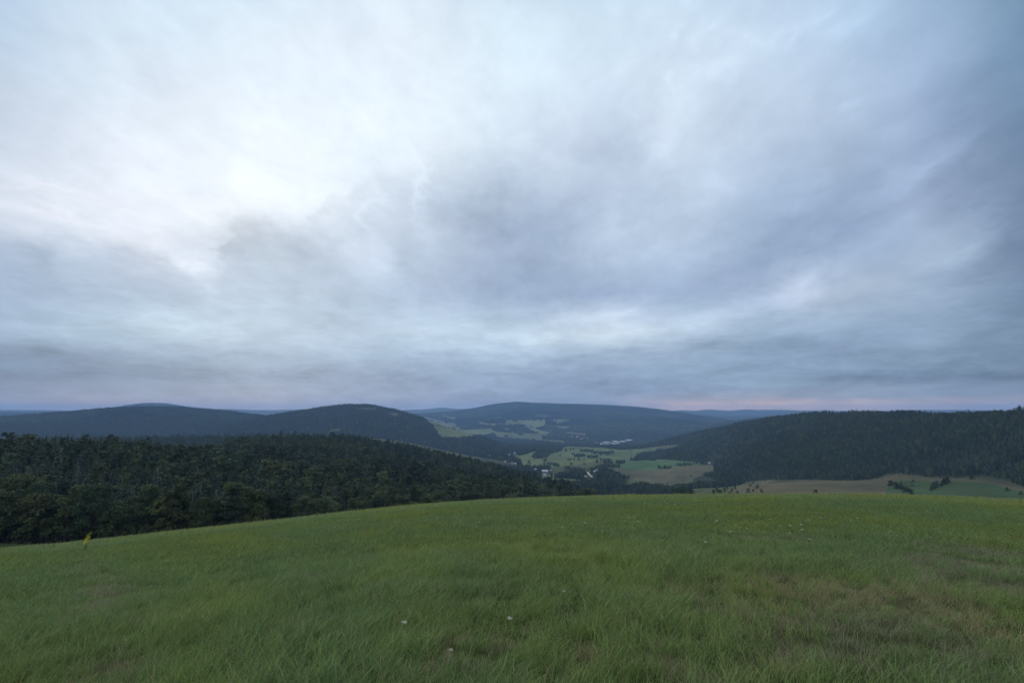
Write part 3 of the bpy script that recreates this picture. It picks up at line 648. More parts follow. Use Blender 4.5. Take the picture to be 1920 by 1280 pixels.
def pack(name, crown, trunk, mleaf, mbark):
    a = mesh(name + '_crown', crown[0], crown[1], mleaf, {'leaf': crown[2]})
    b = mesh(name + '_trunk', trunk[0], trunk[1], mbark, {'leaf': trunk[2]})
    return a, b
NEAR = {
 'broadleaf_tree': [pack('broadleaf', *broadleaf(s, H, W_, 7500, .44, lw, 46), M_BROAD, M_BARK) for s, H, W_, lw in ((1, 15, 5.0, .05), (2, 17, 4.4, .12), (3, 13, 4.8, .0), (4, 18, 5.2, .2))],
 'spruce_tree': [pack('spruce', *spruce(s, H, W_, lv, 9), M_SPRUCE, M_BARK) for s, H, W_, lv in ((5, 19, 3.9, 42), (6, 17, 3.4, 38), (7, 21, 3.8, 46))],
 'pine_tree': [pack('pine', *pine(s, H, W_, 5200, .42, 26, lw), M_PINE, M_PBARK) for s, H, W_, lw in ((8, 18, 3.4, .30), (9, 20, 3.1, .42), (10, 17, 3.6, .22))],
 'shrub': [pack('shrub', *shrub(s, H, W_, 1100, .4), M_SHRUB, M_BARK) for s, H, W_ in ((11, 3.6, 2.6), (12, 5.0, 2.8), (13, 2.6, 2.4))],
}
# low-detail forms for the far woods (never linked on their own)
def far_obj(name, crown, mleaf):
    o_ = bpy.data.objects.new(name, mesh(name, crown[0], crown[1], mleaf, {'leaf': crown[2]})); return o_
def solid_core(H, W_, z0, rng, n=8, cone=False):
    rings = 5; V, F = [], []
    for i in range(rings + 1):
        t = i / rings; rad = W_ * ((1 - t) if cone else math.sin(math.pi * (0.12 + 0.86 * t)) ** 0.7)
        for k in range(n):
            a = 2 * math.pi * k / n; j = rng.uniform(.75, 1.1); V.append((rad * j * math.cos(a), rad * j * math.sin(a), z0 + (H - z0) * t))
    for i in range(rings):
        for k in range(n): F.append((i * n + k, i * n + (k + 1) % n, (i + 1) * n + (k + 1) % n, (i + 1) * n + k))
    return np.array(V), np.array(F), rng.uniform(0, 1, len(V)) * 0.5
FARC = bpy.data.collections.new('far_forms')
def far_variants():
    out = []
    for s in range(4):
        rng = np.random.RandomState(100 + s); W_ = 3.9 + 0.4 * s; H = 13 + 1.2 * s
        c, _ = broadleaf(30 + s, H, W_, 620, .95, .0, 18)
        out.append(far_obj(f'a{s}', merge([c, solid_core(H * .86, W_ * .62, -1.0, rng)]), M_BROAD))
    for s in range(3):
        rng = np.random.RandomState(200 + s); H = 16 + 1.6 * s
        c, _ = spruce(40 + s, H, 3.5, 17, 7, 2)
        out.append(far_obj(f'b{s}', merge([c, solid_core(H * .88, 1.7, -1.0, rng, 6, True)]), M_SPRUCE))
    for s in range(2):
        rng = np.random.RandomState(300 + s); H = 17 + 2 * s
        c, _ = pine(50 + s, H, 3.2, 260, 1.25, 13, .15)
        out.append(far_obj(f'c{s}', c, M_PINE))
    # clumps of about a dozen crowns for the blue distance
    for s in range(3):
        rng = np.random.RandomState(400 + s); parts = []
        for k in range(9):
            cone = rng.rand() < (0.5, 0.85, 0.15)[s]; H = rng.uniform(11, 17) * (1.15 if cone else 0.95); v, f, l = solid_core(H, rng.uniform(2.6, 3.6) if cone else rng.uniform(3.8, 5.4), -3.0, rng, 6, cone)
            v = v + np.array((rng.uniform(-11, 11), rng.uniform(-11, 11), 0)); parts.append((v, f, np.full(len(v), rng.uniform(0, 1))))
            w, g, m_ = cards(v[rng.randint(0, len(v), 22)] + rng.normal(size=(22, 3)) * .8, 2.6, rng); parts.append((w, g, m_))
        out.append(far_obj(f'd{s}', merge(parts), M_SPRUCE if s == 1 else (M_PINE if s == 0 else M_BROAD)))
    for o_ in out: FARC.objects.link(o_)
far_variants()
NB, NS, NP_ = 4, 3, 2

def gn_scatter(name, coll, pts, rot, scl, idx, tilt=None):
    me = bpy.data.meshes.new(name); me.vertices.add(len(pts)); me.vertices.foreach_set('co', np.asarray(pts, np.float32).ravel())
    for an, av, ty in (('scl', scl, 'FLOAT'), ('idx', idx, 'INT')):
        a = me.attributes.new(an, ty, 'POINT'); a.data.foreach_set('value', np.asarray(av, np.float32 if ty == 'FLOAT' else np.int32))
    a = me.attributes.new('rot', 'FLOAT_VECTOR', 'POINT')
    rv = np.zeros((len(pts), 3), np.float32); rv[:, 2] = rot
    if tilt is not None: rv[:, 0:2] = tilt
    a.data.foreach_set('vector', rv.ravel())
    o_ = obj(name, me)
    g = bpy.data.node_groups.new(name + '_scatter', 'GeometryNodeTree')
    g.interface.new_socket('Geometry', in_out='INPUT', socket_type='NodeSocketGeometry'); g.interface.new_socket('Geometry', in_out='OUTPUT', socket_type='NodeSocketGeometry')
    gi = g.nodes.new('NodeGroupInput'); go = g.nodes.new('NodeGroupOutput'); ip = g.nodes.new('GeometryNodeInstanceOnPoints')
    ci = g.nodes.new('GeometryNodeCollectionInfo'); ci.inputs[0].default_value = coll; ci.inputs['Separate Children'].default_value = True; ci.inputs['Reset Children'].default_value = True
    def at(nm, ty):
        n = g.nodes.new('GeometryNodeInputNamedAttribute'); n.data_type = ty; n.inputs[0].default_value = nm; return n.outputs[0]
    g.links.new(gi.outputs[0], ip.inputs['Points']); g.links.new(ci.outputs[0], ip.inputs['Instance']); ip.inputs['Pick Instance'].default_value = True
    g.links.new(at('idx', 'INT'), ip.inputs['Instance Index']); g.links.new(at('rot', 'FLOAT_VECTOR'), ip.inputs['Rotation']); g.links.new(at('scl', 'FLOAT'), ip.inputs['Scale'])
    g.links.new(ip.outputs[0], go.inputs[0])
    md = o_.modifiers.new('scatter', 'NODES'); md.node_group = g
    return o_

# ------------------------------------------------------------------ where the trees stand
RNG = np.random.RandomState(7); hill_edge = hill_edge_
def jgrid(r0, r1, sp_, amax=57):
    n = int(r1 / sp_) + 1; gx, gy = np.meshgrid(np.arange(-n, n + 1) * sp_, np.arange(0, n + 1) * sp_)
    gx = gx.ravel() + RNG.uniform(-.45, .45, gx.size) * sp_; gy = gy.ravel() + RNG.uniform(-.45, .45, gy.size) * sp_
    r = np.hypot(gx, gy); a = np.degrees(np.arctan2(gx, gy)); m = (r > r0) & (r < r1) & (np.abs(a) < amax)
    return gx[m], gy[m]
# horizon profile for culling what no nearby viewpoint could see
_ca = np.radians(np.arange(-59, 59.01, 0.25)); _cr = np.geomspace(20, 20000, 500)
_A, _Rr = np.meshgrid(_ca, _cr); _z = height(_Rr * np.sin(_A), _Rr * np.cos(_A)); _sl = (_z - CAMZ) / _Rr; _run = np.maximum.accumulate(_sl, axis=0)
def visible(x, y, z, top, tol):
    r = np.hypot(x, y); a = np.arctan2(x, y)
    ia = np.clip(((a - _ca[0]) / (_ca[1] - _ca[0])).astype(int), 0, len(_ca) - 1); ir = np.clip(np.searchsorted(_cr, r * 0.97) - 1, 0, len(_cr) - 1)
    return (z + top - CAMZ) / r > _run[ir, ia] - tol
PROTECT = []          # houses, tracks: (x, y, r) kept clear of trees along the sight line
def clear_mask(x, y):
    m = np.ones(x.shape, bool)
    for cx, cy, w in PROTECT:
        r = math.hypot(cx, cy); ux, uy = cx / r, cy / r
        al = (x - cx) * ux + (y - cy) * uy; ac = np.abs(-(x - cx) * uy + (y - cy) * ux)
        m &= ~((al > -max(85, .045 * r)) & (al < 10) & (ac < w * .75))
    return m
BUILD = [  # X, Y, length px, kind, wall colour, roof colour
 (955,853.5,5,'h',0,1),(965,851,4.4,'h',0,0),(938,860,3.2,'h',0,2),(919,856,4.5,'h',3,1),(960,869.5,2.8,'h',0,1),(966,871,4.6,'h',0,0),(980,875,3.6,'h',4,2),(947,867,4,'h',1,1),
 (1004,882,4.2,'h',1,0),(1022,887,11,'b',0,0),(1032,884,3,'h',0,1),(1021,893,4,'h',0,0),(1098,895.5,4,'h',1,1),(1115,886,3,'h',0,0),(1118,884,2.6,'h',0,1),(1330,870,4,'h',0,0),
 (1072,819.5,3.4,'h',0,1),(1083,820.5,5,'h',0,0),(1090,825,5,'h',4,2),(1094,822.5,4,'h',0,2),(1101,823.5,5,'h',1,1),
 (1134,835,16,'b',0,0),(1136,831.5,15,'b',0,0),(1149,834,9,'b',2,0),(1157,832.5,11,'b',0,0),(1152,829.5,12,'b',0,0),(1168,830,13,'b',0,0),(1180,827,15,'b',0,0),(1118,832,6,'b',2,3),
]
BP = []
for b in BUILD:
    rmin = 900 if b[1] > 845 else 2500
    cx, cy, cz, r_ = ground_hit(b[0], b[1], rmin, 9000, 0, 3000); BP.append((cx, cy, cz, r_)); PROTECT.append((cx, cy, b[2] / FPX * r_ * 0.5 + 7))
for X, Y in ((1102, 886), (1105, 889), (1108, 892), (1110, 894)):
    cx, cy, _, r_ = ground_hit(X, Y, 900, 3000, 0, 3000); PROTECT.append((cx, cy, 9))

cand = []
x, y = jgrid(96, 620, 5.2); cand.append((x, y, 0))
x, y = jgrid(620, 1300, 5.2); cand.append((x, y, 0))
x, y = jgrid(1300, 2900, 8.0); cand.append((x, y, 0))
x, y = jgrid(2900, 7600, 21.0); cand.append((x, y, 1))
TX, TY, TZ, TI, TS = [], [], [], [], []
for x, y, far in cand:
    z = height(x, y); lu = landuse(x, y, z); r = np.hypot(x, y); X, Y = project(x, y, z)
    wood = lu == -1
    # scrub and small woods inside the valley farmland
    inval = (r > 900) & (r < 2000) & (X > 920) & (X < 1400) & (r < hill_edge(q_arr(x, y)) - 60)
    wood &= ~(inval & (fbm(x, y, 90, 3, 64) > 0.03))
    wood &= ~((r > 3200) & (r < 5200) & (X > 790) & (X < 1070) & (Y > 778) & (Y < 835) & (fbm(x, y, 150, 3, 65) > 0.03))
    hedge = (lu >= 0) & (lu != 99) & (((np.abs(fbm(x, y, 240, 2, 81)) < 0.014) & (fbm(x, y, 38, 2, 84) > 0.02) & (r > 1000)) & (RNG.rand(len(x)) < 0.8))
    hedge &= ~np.isin(lu, (2, 3, 7, 8, 9))
    oliv = (lu == 5) & (fbm(x, y, 40, 3, 82) > 0.10)
    wood |= hedge | oliv
    for cx, cy, rx, ry, sl_ in ((1029,846,30,8,-.35),(1138,874,26,3.2,-.22),(1288,871,24,2.0,-.08),(1245,877,12,2,0),(1088,855,11,2,0),(1132,849.5,22,1.0,.02),(1108,857.5,14,1.4,0),(1100,846,10,1.2,0)):
        wood |= (lu >= 0) & (r > 900) & (r < 2700) & (((X - cx) / rx) ** 2 + ((Y - cy - (X - cx) * sl_) / ry) ** 2 < 1 + 2 * fbm(x, y, 45, 2, 83))
    wood &= clear_mask(x, y) & visible(x, y, z, 20, 0.012 if r.min() < 3000 else 0.004)
    x, y, z, r = x[wood], y[wood], z[wood], r[wood]; n = len(x)
    if far:
        con = fbm(x, y, 500, 3, 92); idx = np.where(con > 0.07, 10, np.where(con < -0.08, 11, 9)); s = RNG.uniform(0.7, 1.05, n)
    else:
        con = fbm(x, y, 90, 3, 91) + RNG.normal(0, 0.11, n) + 0.16 * fbm(x, y, 170, 3, 96) * (X[wood] > 1180) + 0.03 * (X[wood] > 1180) + 0.05 * ((X[wood] > 700) & (X[wood] < 1150) & (r > 250)) - 0.10 * sstep(0, 24, 24 - (r - edge_r(q_arr(x, y)))) * (X[wood] < 520)
        con = con - 0.10 * (X[wood] < 1150) * (r < 300) + 0.26 * ((X[wood] < 420) & (r > 350)) + 0.07 * ((X[wood] > 420) & (X[wood] < 1150) & (r > 420)); con = np.where((r > 860) & (r < hill_edge(q_arr(x, y))), np.minimum(con, -.05 + .15 * RNG.rand(n)), con); con = np.where(lu[wood] >= 0, -1, con); kind = np.where(con > 0.12, 1, np.where(con > 0.04, 2, 0)); kind = np.where((X[wood] < 420) & (r > 360) & (r < 640) & (RNG.rand(n) < .85), 1, kind)
        idx = np.where(kind == 0, RNG.randint(0, NB, n), np.where(kind == 1, NB + RNG.randint(0, NS, n), NB + NS + RNG.randint(0, NP_, n)))
        s = RNG.uniform(0.72, 1.12, n) * np.where((X[wood] > 1150) & (r > 430), np.clip(0.52 + .4 * fbm(x, y, 60, 3, 97), .4, .62), 1.0) * np.where(kind == 1, 0.88, 1.0) * np.where((X[wood] < 1150) & (r > 380), .84, 1) * np.where(lu[wood] >= 0, .7, 1) * np.where(r < 280, .80, 1) * np.where((kind == 2) & (X[wood] < 420), .85, 1) * (1 + .35 * np.clip(fbm(x, y, 26, 2, 95), -1, 1))
    TX.append(x); TY.append(y); TZ.append(z); TI.append(idx); TS.append(s)
TX, TY, TZ, TI, TS = [np.concatenate(a) for a in (TX, TY, TZ, TI, TS)]
TR = np.hypot(TX, TY); TQ, TYP = project(TX, TY, TZ + 12)
print('trees', len(TX))
ROT = RNG.uniform(0, 6.283, len(TX))
# the trees that show largest stand as things of their own
infr = (TQ > -25) & (TQ < 1945) & (TI < 9)
rowd = TR - edge_r(q_arr(TX, TY))
score = np.where(infr & (TR < 420) & (TQ < 1150), TR * 0.35 + rowd * 3.0, 1e9)
order = np.argsort(score)[:292]
ind = np.zeros(len(TX), bool); ind[order] = True

ORD = ['first','second','third','fourth','fifth','sixth','seventh','eighth','ninth','tenth','eleventh','twelfth','thirteenth','fourteenth','fifteenth','sixteenth','seventeenth','eighteenth','nineteenth','twentieth']
def ordw(n):
    if n < 20: return ORD[n]
    tens = ['', '', 'twenty', 'thirty', 'forty', 'fifty', 'sixty', 'seventy', 'eighty', 'ninety']; k = n + 1
    if k % 10 == 0: return {20:'twentieth',30:'thirtieth',40:'fortieth',50:'fiftieth',60:'sixtieth',70:'seventieth',80:'eightieth',90:'ninetieth'}[k]
    return tens[k // 10] + '-' + ORD[k % 10 - 1]
def plant(kind, var, loc, s, rot, label, cat, group, sz=None, parts=True):
    e = obj(kind, None, loc=loc); e.empty_display_size = 0.5; e.rotation_euler = (0, 0, rot); e.scale = (s, s, s if sz is None else sz)
    a, b = NEAR[kind][var % len(NEAR[kind])]
    obj('crown', a, e); obj('trunk', b, e)
    return tag(e, label, cat, group)
LOOK = {'broadleaf_tree': ['broad olive green leafy tree', 'round leafy tree', 'low spreading leafy tree', 'tall full leafy tree'],
        'spruce_tree': ['dark pointed spruce', 'slim dark spruce', 'tall narrow dark spruce'],
        'pine_tree': ['dark pine with bare reddish trunk', 'tall pine with bare lower trunk', 'bushy dark pine']}
def kd_of(i): return 0 if TI[i] < 4 else 1 if TI[i] < 7 else 2
rowno = np.clip(((rowd - 3) / 6.0).astype(int), 0, 9); rank = {}
for kd in (0, 1, 2):
    for rw in range(10):
        kk = [i for i in order if kd_of(i) == kd and rowno[i] == rw]
        for n, i in enumerate(sorted(kk, key=lambda i: TQ[i])): rank[i] = n
for i in order:
    kd = 0 if TI[i] < 4 else 1 if TI[i] < 7 else 2
    kind = ('broadleaf_tree', 'spruce_tree', 'pine_tree')[kd]; var = int(TI[i]) - (0, 4, 7)[kd]
    if kd == 2 and RNG.rand() < 0.35: var = 2
    nm = ('leafy tree', 'spruce', 'pine')[kd]
    rwn = ('front row', 'second row', 'third row', 'fourth row', 'fifth row', 'sixth row', 'seventh row', 'eighth row', 'ninth row', 'tenth row')[rowno[i]]
    lb = f'{ordw(rank[i])} {nm} from the left in the {rwn} of the dark wood'; gr = f'{nm} trees in the wood below the meadow'
    plant(kind, var, (TX[i], TY[i], TZ[i] - 0.2), float(TS[i]), float(ROT[i]), lb, 'tree', gr)
rest_ = ~ind
def forest(name, m, label):
    o_ = gn_scatter(name, FARC, np.c_[TX[m], TY[m], TZ[m] - 0.2], ROT[m], TS[m], TI[m]); return tag(o_, label, 'forest', None, 'stuff')
righthill = (TQ > 1180) & (TR > 560) & (TR < 2900) & (TR > np.interp(q_arr(TX, TY), [1180, 1240, 1300, 1340, 1400, 2600], [2000, 1700, 1350, 1100, 800, 500]))
m1 = rest_ & (TR < 860) & (TQ < 1120); forest('forest', m1, 'dark mixed wood covering the low left hill beyond the meadow')
m2 = rest_ & righthill & (TI < 9); forest('forest', m2, 'dark conifer wood covering the whole hill on the right')
m3 = rest_ & ~m1 & ~m2 & (TI < 9); forest('forest', m3, 'small woods and hedgerow trees scattered over the valley floor')
m4 = rest_ & (TI >= 9); forest('forest', m4, 'blue hazy forest on the distant hills and mountain')

# undergrowth skirt along the foot of the near wood
n = 0
for X in range(-20, 1060, 24):
    q = X + RNG.uniform(-9, 9); a = math.atan((q - 960) * cp / FPX); r = float(edge_r(np.array(q))) - RNG.uniform(1.5, 4.0)
    xx, yy = r * math.sin(a), r * math.cos(a)
    plant('shrub', RNG.randint(3), (xx, yy, float(height(xx, yy)) - .15), RNG.uniform(.8, 1.5), RNG.uniform(0, 6), f'{ordw(n)} dark shrub from the left along the foot of the wood beyond the meadow', 'shrub', 'shrubs along the foot of the wood'); n += 1

# lone trees and bushes in the fields
SOLO = [('broadleaf_tree',1286,928,300,17,'olive round tree peeping over the meadow edge right of the valley wood'),
 ('broadleaf_tree',1100,934,330,16,'leafy tree at the right tip of the wood above the meadow edge'),
 ('broadleaf_tree',1060,936,290,20,'rusty leafy tree near the right tip of the wood'),
 ('shrub',1530,927,0,9,'lone dark bush at the meadow edge in front of the brown field'),
 ('shrub',1407,911,0,5,'upper small bush in the cluster at the left end of the brown field'),('shrub',1420,915,0,7,'largest bush of the cluster at the left end of the brown field'),
 ('shrub',1403,922,0,7,'lowest left bush in the cluster at the left end of the brown field'),('shrub',1413,921,0,4,'tiny bush between two others at the left end of the brown field'),
 ('shrub',1428,922,0,6,'right hand bush of the cluster at the left end of the brown field'),('shrub',1412,906,0,3,'topmost tiny bush above the cluster in the brown field'),
 ('spruce_tree',1690,909,0,8,'small spruce above the dark thicket in the green right field'),('spruce_tree',1710,911,0,8,'small spruce just right of the dark thicket in the green field'),
 ('shrub',1713,903,0,4,'small bush on the slope above the dark thicket'),('shrub',1824,899,0,6,'lone bush below the wood edge on the far right field'),
 ('shrub',1890,921,0,5,'flat bush low in the green field near the right edge'),('shrub',1914,927,0,5,'last bush at the right edge beside the meadow'),
 ('broadleaf_tree',1061,848,0,7,'taller tree of the group on the green knoll'),('broadleaf_tree',1070,843.5,0,5,'left one of two small trees on top of the green knoll'),('broadleaf_tree',1075,843.5,0,5,'right one of two small trees on top of the green knoll'),
 ('broadleaf_tree',1050,855.5,0,5,'small tree below the group on the green knoll'),('shrub',1105,846,0,4,'left bush of the pair high on the green knoll'),('shrub',1112,846,0,4,'right bush of the pair high on the green knoll'),
 ('broadleaf_tree',1296,895,0,4,'lone small tree in the lower brown field'),('broadleaf_tree',993,872,0,6,'tree beside the pale track above the village'),('shrub',1034,868,0,3,'small bush on the left slope of the green knoll'),
]
for j in range(15): # thicket running down the green field
    t = j / 14; SOLO.append(('shrub', 1668 + 44 * t + RNG.uniform(-4, 4), 909 + 16 * t + RNG.uniform(-3, 2.5), 0, RNG.uniform(5, 8.5), f'{ordw(j)} bush down the diagonal dark thicket in the green right field'))
for j in range(11):
    t = j / 10; SOLO.append(('shrub', 1775 - 30 * t + RNG.uniform(-4, 4), 904 + 15 * t + RNG.uniform(-2.5, 2), 0, RNG.uniform(5, 8), f'{ordw(j)} bush down the curved thicket near the right of the field'))
for j in range(10):
    SOLO.append(('broadleaf_tree', 1338 + 5 * j + RNG.uniform(-2, 2), 928 + RNG.uniform(-5, 2) - (j % 3) * 3, 0, RNG.uniform(6, 10), f'{ordw(j)} tree from the left in the scrub beside the olive field'))
for j in range(6):
    SOLO.append(('broadleaf_tree', 1266 + 40 * RNG.rand(), 931 + RNG.uniform(-2, 1), 420, RNG.uniform(8, 12), f'{ordw(j)} dark tree of the six just beyond the meadow edge left of the olive field'))
FULLH = {'shrub': 3.8, 'broadleaf_tree': 15.5, 'spruce_tree': 20.0}
for kind, X, Y, rfix, hpx, lb in SOLO:
    if rfix:
        a, s = ray(X, Y - hpx); xx, yy = rfix * math.sin(a), rfix * math.cos(a); zz = float(height(xx, yy)); hh = CAMZ + s * rfix - zz; sc = hh / FULLH[kind]
    else:
        xx, yy, zz, rfix = ground_hit(X, Y, 330 if X > 1320 else 900, 4000, 0, 4000); sc = hpx / FPX * rfix / FULLH[kind] * (.8 if kind == 'shrub' else 1.0)
        hh = sc * FULLH[kind]
    zs = sc; sc = min(sc, 1.3) * (.85 if rfix == 300 else 1) if kind != 'shrub' else sc
    plant(kind, RNG.randint(4), (xx, yy, float(zz) - .1), max(sc, .2), RNG.uniform(0, 6), lb, 'bush' if kind == 'shrub' else 'tree', 'trees and bushes out in the fields', sz=max(zs, .2))

# ------------------------------------------------------------------ buildings in the valley
WALLS = [simple('white_render', (0.34, 0.34, 0.33), .8), simple('cream_render', (0.5, 0.46, 0.38), .8), simple('grey_cladding', (0.36, 0.38, 0.42), .6), simple('dim_render', (0.2, 0.21, 0.22), .8), simple('yellow_render', (0.5, 0.44, 0.28), .8)]
ROOFS = [simple('pale_metal_roof', (0.38, 0.40, 0.44), .8, .1), simple('grey_roof', (0.22, 0.22, 0.24), .8), simple('tile_roof', (0.36, 0.15, 0.09), .8), simple('dark_roof', (0.10, 0.13, 0.17), .7)]
M_WIN = simple('window_glass', (0.03, 0.04, 0.05), .15, .5)
def boxm(cx, cy, z0, z1, lx, ly):
    return [(cx + a * lx / 2, cy + b * ly / 2, z) for z in (z0, z1) for a, b in ((-1, -1), (1, -1), (1, 1), (-1, 1))], [(0, 3, 2, 1), (4, 5, 6, 7), (0, 1, 5, 4), (1, 2, 6, 5), (2, 3, 7, 6), (3, 0, 4, 7)]
def building(loc, rot, L, D, H, rise, wm, rm, name, label, cat, group):
    e = obj(name, None, loc=loc); e.rotation_euler = (0, 0, rot)
    v, f = boxm(0, 0, -3, H, L, D); v += [(-L / 2, 0, H + rise * .97), (L / 2, 0, H + rise * .97)]; f += [(7, 4, 8), (5, 6, 9)]
    obj('wall', mesh('wall', v, f, wm), e)
    o_ = D * .06 + .25; t = .25; y0, z0 = D / 2 + o_, H - rise * o_ / (D / 2)
    v = []
    for x_ in (-L / 2 - .4, L / 2 + .4): v += [(x_, -y0, z0), (x_, 0, H + rise), (x_, y0, z0), (x_, y0, z0 + t), (x_, 0, H + rise + t), (x_, -y0, z0 + t)]
    f = [(0, 1, 7, 6), (1, 2, 8, 7), (2, 3, 9, 8), (3, 4, 10, 9), (4, 5, 11, 10), (5, 0, 6, 11), (0, 5, 4, 1), (1, 4, 3, 2), (6, 7, 10, 11), (7, 8, 9, 10)]
    obj('roof', mesh('roof', v, f, rm), e)
    nw = max(2, int(L / (3.4 if H < 7 else 6)))
    for k in range(nw):
        xw = -L / 2 + L * (k + .5) / nw
        v, f = boxm(xw, -D / 2 - .02, H * .42, H * .72, L / nw * .42, .08); obj('window', mesh('window', v, f, M_WIN), e)
    return tag(e, label, cat, group)
HL = ['white house with grey roof beside the upper left wood of the village','white pale-roofed house at the left foot of the green knoll','small white gable poking above the left wood','dim grey house farthest left in the valley','small white house left of the pair above the wood','bright white house of the pair above the wood','yellowish house with orange tiled roof above the wood','cream house half hidden left of the village',
 'cream house with pale roof among village trees','long white barn with pale roof among the village trees','small white house beside the long barn','white house just below the long barn','cream cottage at the lower end of the pale track','left hut of two white huts above the pale track','right hut of two white huts above the pale track','tiny white hut at the right end of the brown field',
 'leftmost white house of the hamlet under the mountain','wide white house second in the hamlet under the mountain','orange roofed house lowest in the hamlet under the mountain','white house with orange roof in the middle of the hamlet','cream house at the right end of the hamlet']
FLb = ['long white factory hall at the front left of the works','white factory hall behind the front left hall','grey clad block in the middle of the works','white factory hall right of the grey block','white factory hall behind the grey block','long white hall on the right side of the works','farthest and rightmost white hall of the works','low dark roofed shed left of the works']
nf = 0
for i, (b, (cx, cy, cz, r_)) in enumerate(zip(BUILD, BP)):
    L = b[2] / FPX * r_; rot = -math.atan2(cx, cy) + RNG.uniform(-.35, .35)
    big = b[1] < 840 and b[3] == 'b'
    if b[3] == 'b':
        lb = HL[i] if i < 21 else FLb[nf]; nf += i >= 21
        building((cx, cy, cz), rot, L, min(L * .6, 26), 8 if big else 5.5, 4.5 if big else 3, WALLS[b[4]], ROOFS[b[5]], 'factory_hall' if big else 'barn', lb, 'factory' if big else 'barn', 'factory halls in the valley' if i >= 21 else None)
    else:
        L = max(L * .85, 6.0); building((cx, cy, cz), rot, L, L * .75, L * .45 + .8, L * .28, WALLS[b[4]], ROOFS[b[5]], 'house', HL[i], 'house', 'houses in the valley')
# pale farm track
pts = [ground_hit(X, Y, 900, 3000, 0, 3000)[:3] for X, Y in ((1101, 884.5), (1103, 887), (1105, 889.5), (1107, 891.5), (1109.5, 893.5), (1112, 895))]
v = []; 
for i, p in enumerate(pts):
    a = np.array(pts[max(i - 1, 0)]); b = np.array(pts[min(i + 1, len(pts) - 1)]); d = (b - a)[:2]; d /= np.linalg.norm(d); w = 2.2
    for s in (-1, 1):
        xx, yy = p[0] - d[1] * w * s, p[1] + d[0] * w * s; v.append((xx, yy, float(height(xx, yy)) + .5))
o = obj('path', mesh('path', v, [(2 * i, 2 * i + 1, 2 * i + 3, 2 * i + 2) for i in range(len(pts) - 1)], simple('pale_gravel', (0.34, 0.34, 0.26), .9))); tag(o, kind='structure')

# ------------------------------------------------------------------ grass
def grass_mat():
    m, t, b = new_mat('grass_blades', 0.6, 0.12)
    a = N(t, 'ShaderNodeAttribute'); a.attribute_name = 'tint'; g = N(t, 'ShaderNodeNewGeometry')
    n1 = noise(t, g.outputs['Position'], 0.16, 5, .55); n2 = noise(t, g.outputs['Position'], 0.75, 4, .6)
    f1 = M(t, 'MULTIPLY', M(t, 'SUBTRACT', n1.outputs[0], 0.42), 4.0, clamp=True); f2 = M(t, 'MULTIPLY', M(t, 'SUBTRACT', n2.outputs[0], 0.40), 3.5, clamp=True)
    c = mixc(t, f1, (0.84, 0.96, 1.10), (1.05, 1.03, 0.80)); c2 = mixc(t, f2, (0.88, 0.90, 0.92), (1.08, 1.08, 1.0))
    c = mixc(t, 1.0, c, c2, 'MULTIPLY'); c = mixc(t, 1.0, a.outputs['Color'], c, 'MULTIPLY')
    t.links.new(c, b.inputs['Base Color'])
    tr = N(t, 'ShaderNodeBsdfTranslucent'); t.links.new(c, tr.inputs[0]); mx = N(t, 'ShaderNodeMixShader'); mx.inputs[0].default_value = 0.35
    t.links.new(b.outputs[0], mx.inputs[1]); t.links.new(tr.outputs[0], mx.inputs[2])
    t.links.new(mx.outputs[0], t.nodes['Material Output'].inputs[0]); return m
M_GRASS = grass_mat()
def tuft(seed, nb, rad, hmin, hmax, width, dry, stalks=0):
    rng = np.random.RandomState(seed); V, F, C = [], [], []; n = 0
    for k in range(nb + stalks):
        st = k >= nb; a = rng.uniform(0, 2 * math.pi); d = rad * math.sqrt(rng.uniform()); bx, by = d * math.cos(a), d * math.sin(a)
        h = rng.uniform(hmin, hmax) * (1.8 if st else 1); w = width * rng.uniform(.6, 1.3) * (0.5 if st else 1)
        la = rng.normal(0.5, 1.5); ln = h * (rng.uniform(.15, .95) if not st else .25); flop = rng.uniform(.55, 1.0)
        dx_, dy_ = math.cos(la), math.sin(la); fa = rng.uniform(0, math.pi); wx, wy = math.cos(fa) * w / 2, math.sin(fa) * w / 2
        isdry = rng.uniform() < dry or st
        if isdry: c = np.array((0.34, 0.285, 0.165)) * rng.uniform(.6, 1.25)
        else: c = np.array((0.172, 0.236, 0.074)) * rng.uniform(.5, 1.5) + np.array((.03, .005, -.008)) * rng.uniform(-.7, 1)
        for i, (t, ww) in enumerate(((0, .8), (.38, 1.0), (.72, .7), (1.0, 0))):
            ox = dx_ * ln * t ** 1.8; oy = dy_ * ln * t ** 1.8; zz = h * (t * (1 - .25 * flop * t))
            cc = c if isdry else c * (1 + .12 * t)
            if i < 3: V += [(bx + ox - wx * ww, by + oy - wy * ww, zz - .01), (bx + ox + wx * ww, by + oy + wy * ww, zz - .01)]; C += [cc, cc]
            else: V += [(bx + ox, by + oy, zz - .01), (bx + ox + 1e-4, by + oy, zz - .012)]; C += [cc, cc]
        for i in range(3): F.append((n + 2 * i, n + 2 * i + 1, n + 2 * i + 3, n + 2 * i + 2))
        n += 8
    return bpy.data.objects.new('t', mesh('tuft', np.array(V), np.array(F), M_GRASS, {'tint': np.array(C)}))
GC = bpy.data.collections.new('grass_forms')
specs = []
for s in range(4): specs.append((s, 40, .15, .11, .26, .0050, .05, 0))       # 0-3 near green
for s in range(3): specs.append((10 + s, 50, .17, .07, .20, .0044, .72, 3))   # 4-6 near dry
for s in range(4): specs.append((20 + s, 70, .30, .08, .20, .008, .05, 1))    # 7-10 middle green
for s in range(2): specs.append((30 + s, 70, .30, .06, .15, .007, .6, 2))     # 11-12 middle dry
for s in range(3): specs.append((40 + s, 110, .58, .08, .20, .014, .05, 3))   # 13-15 far green
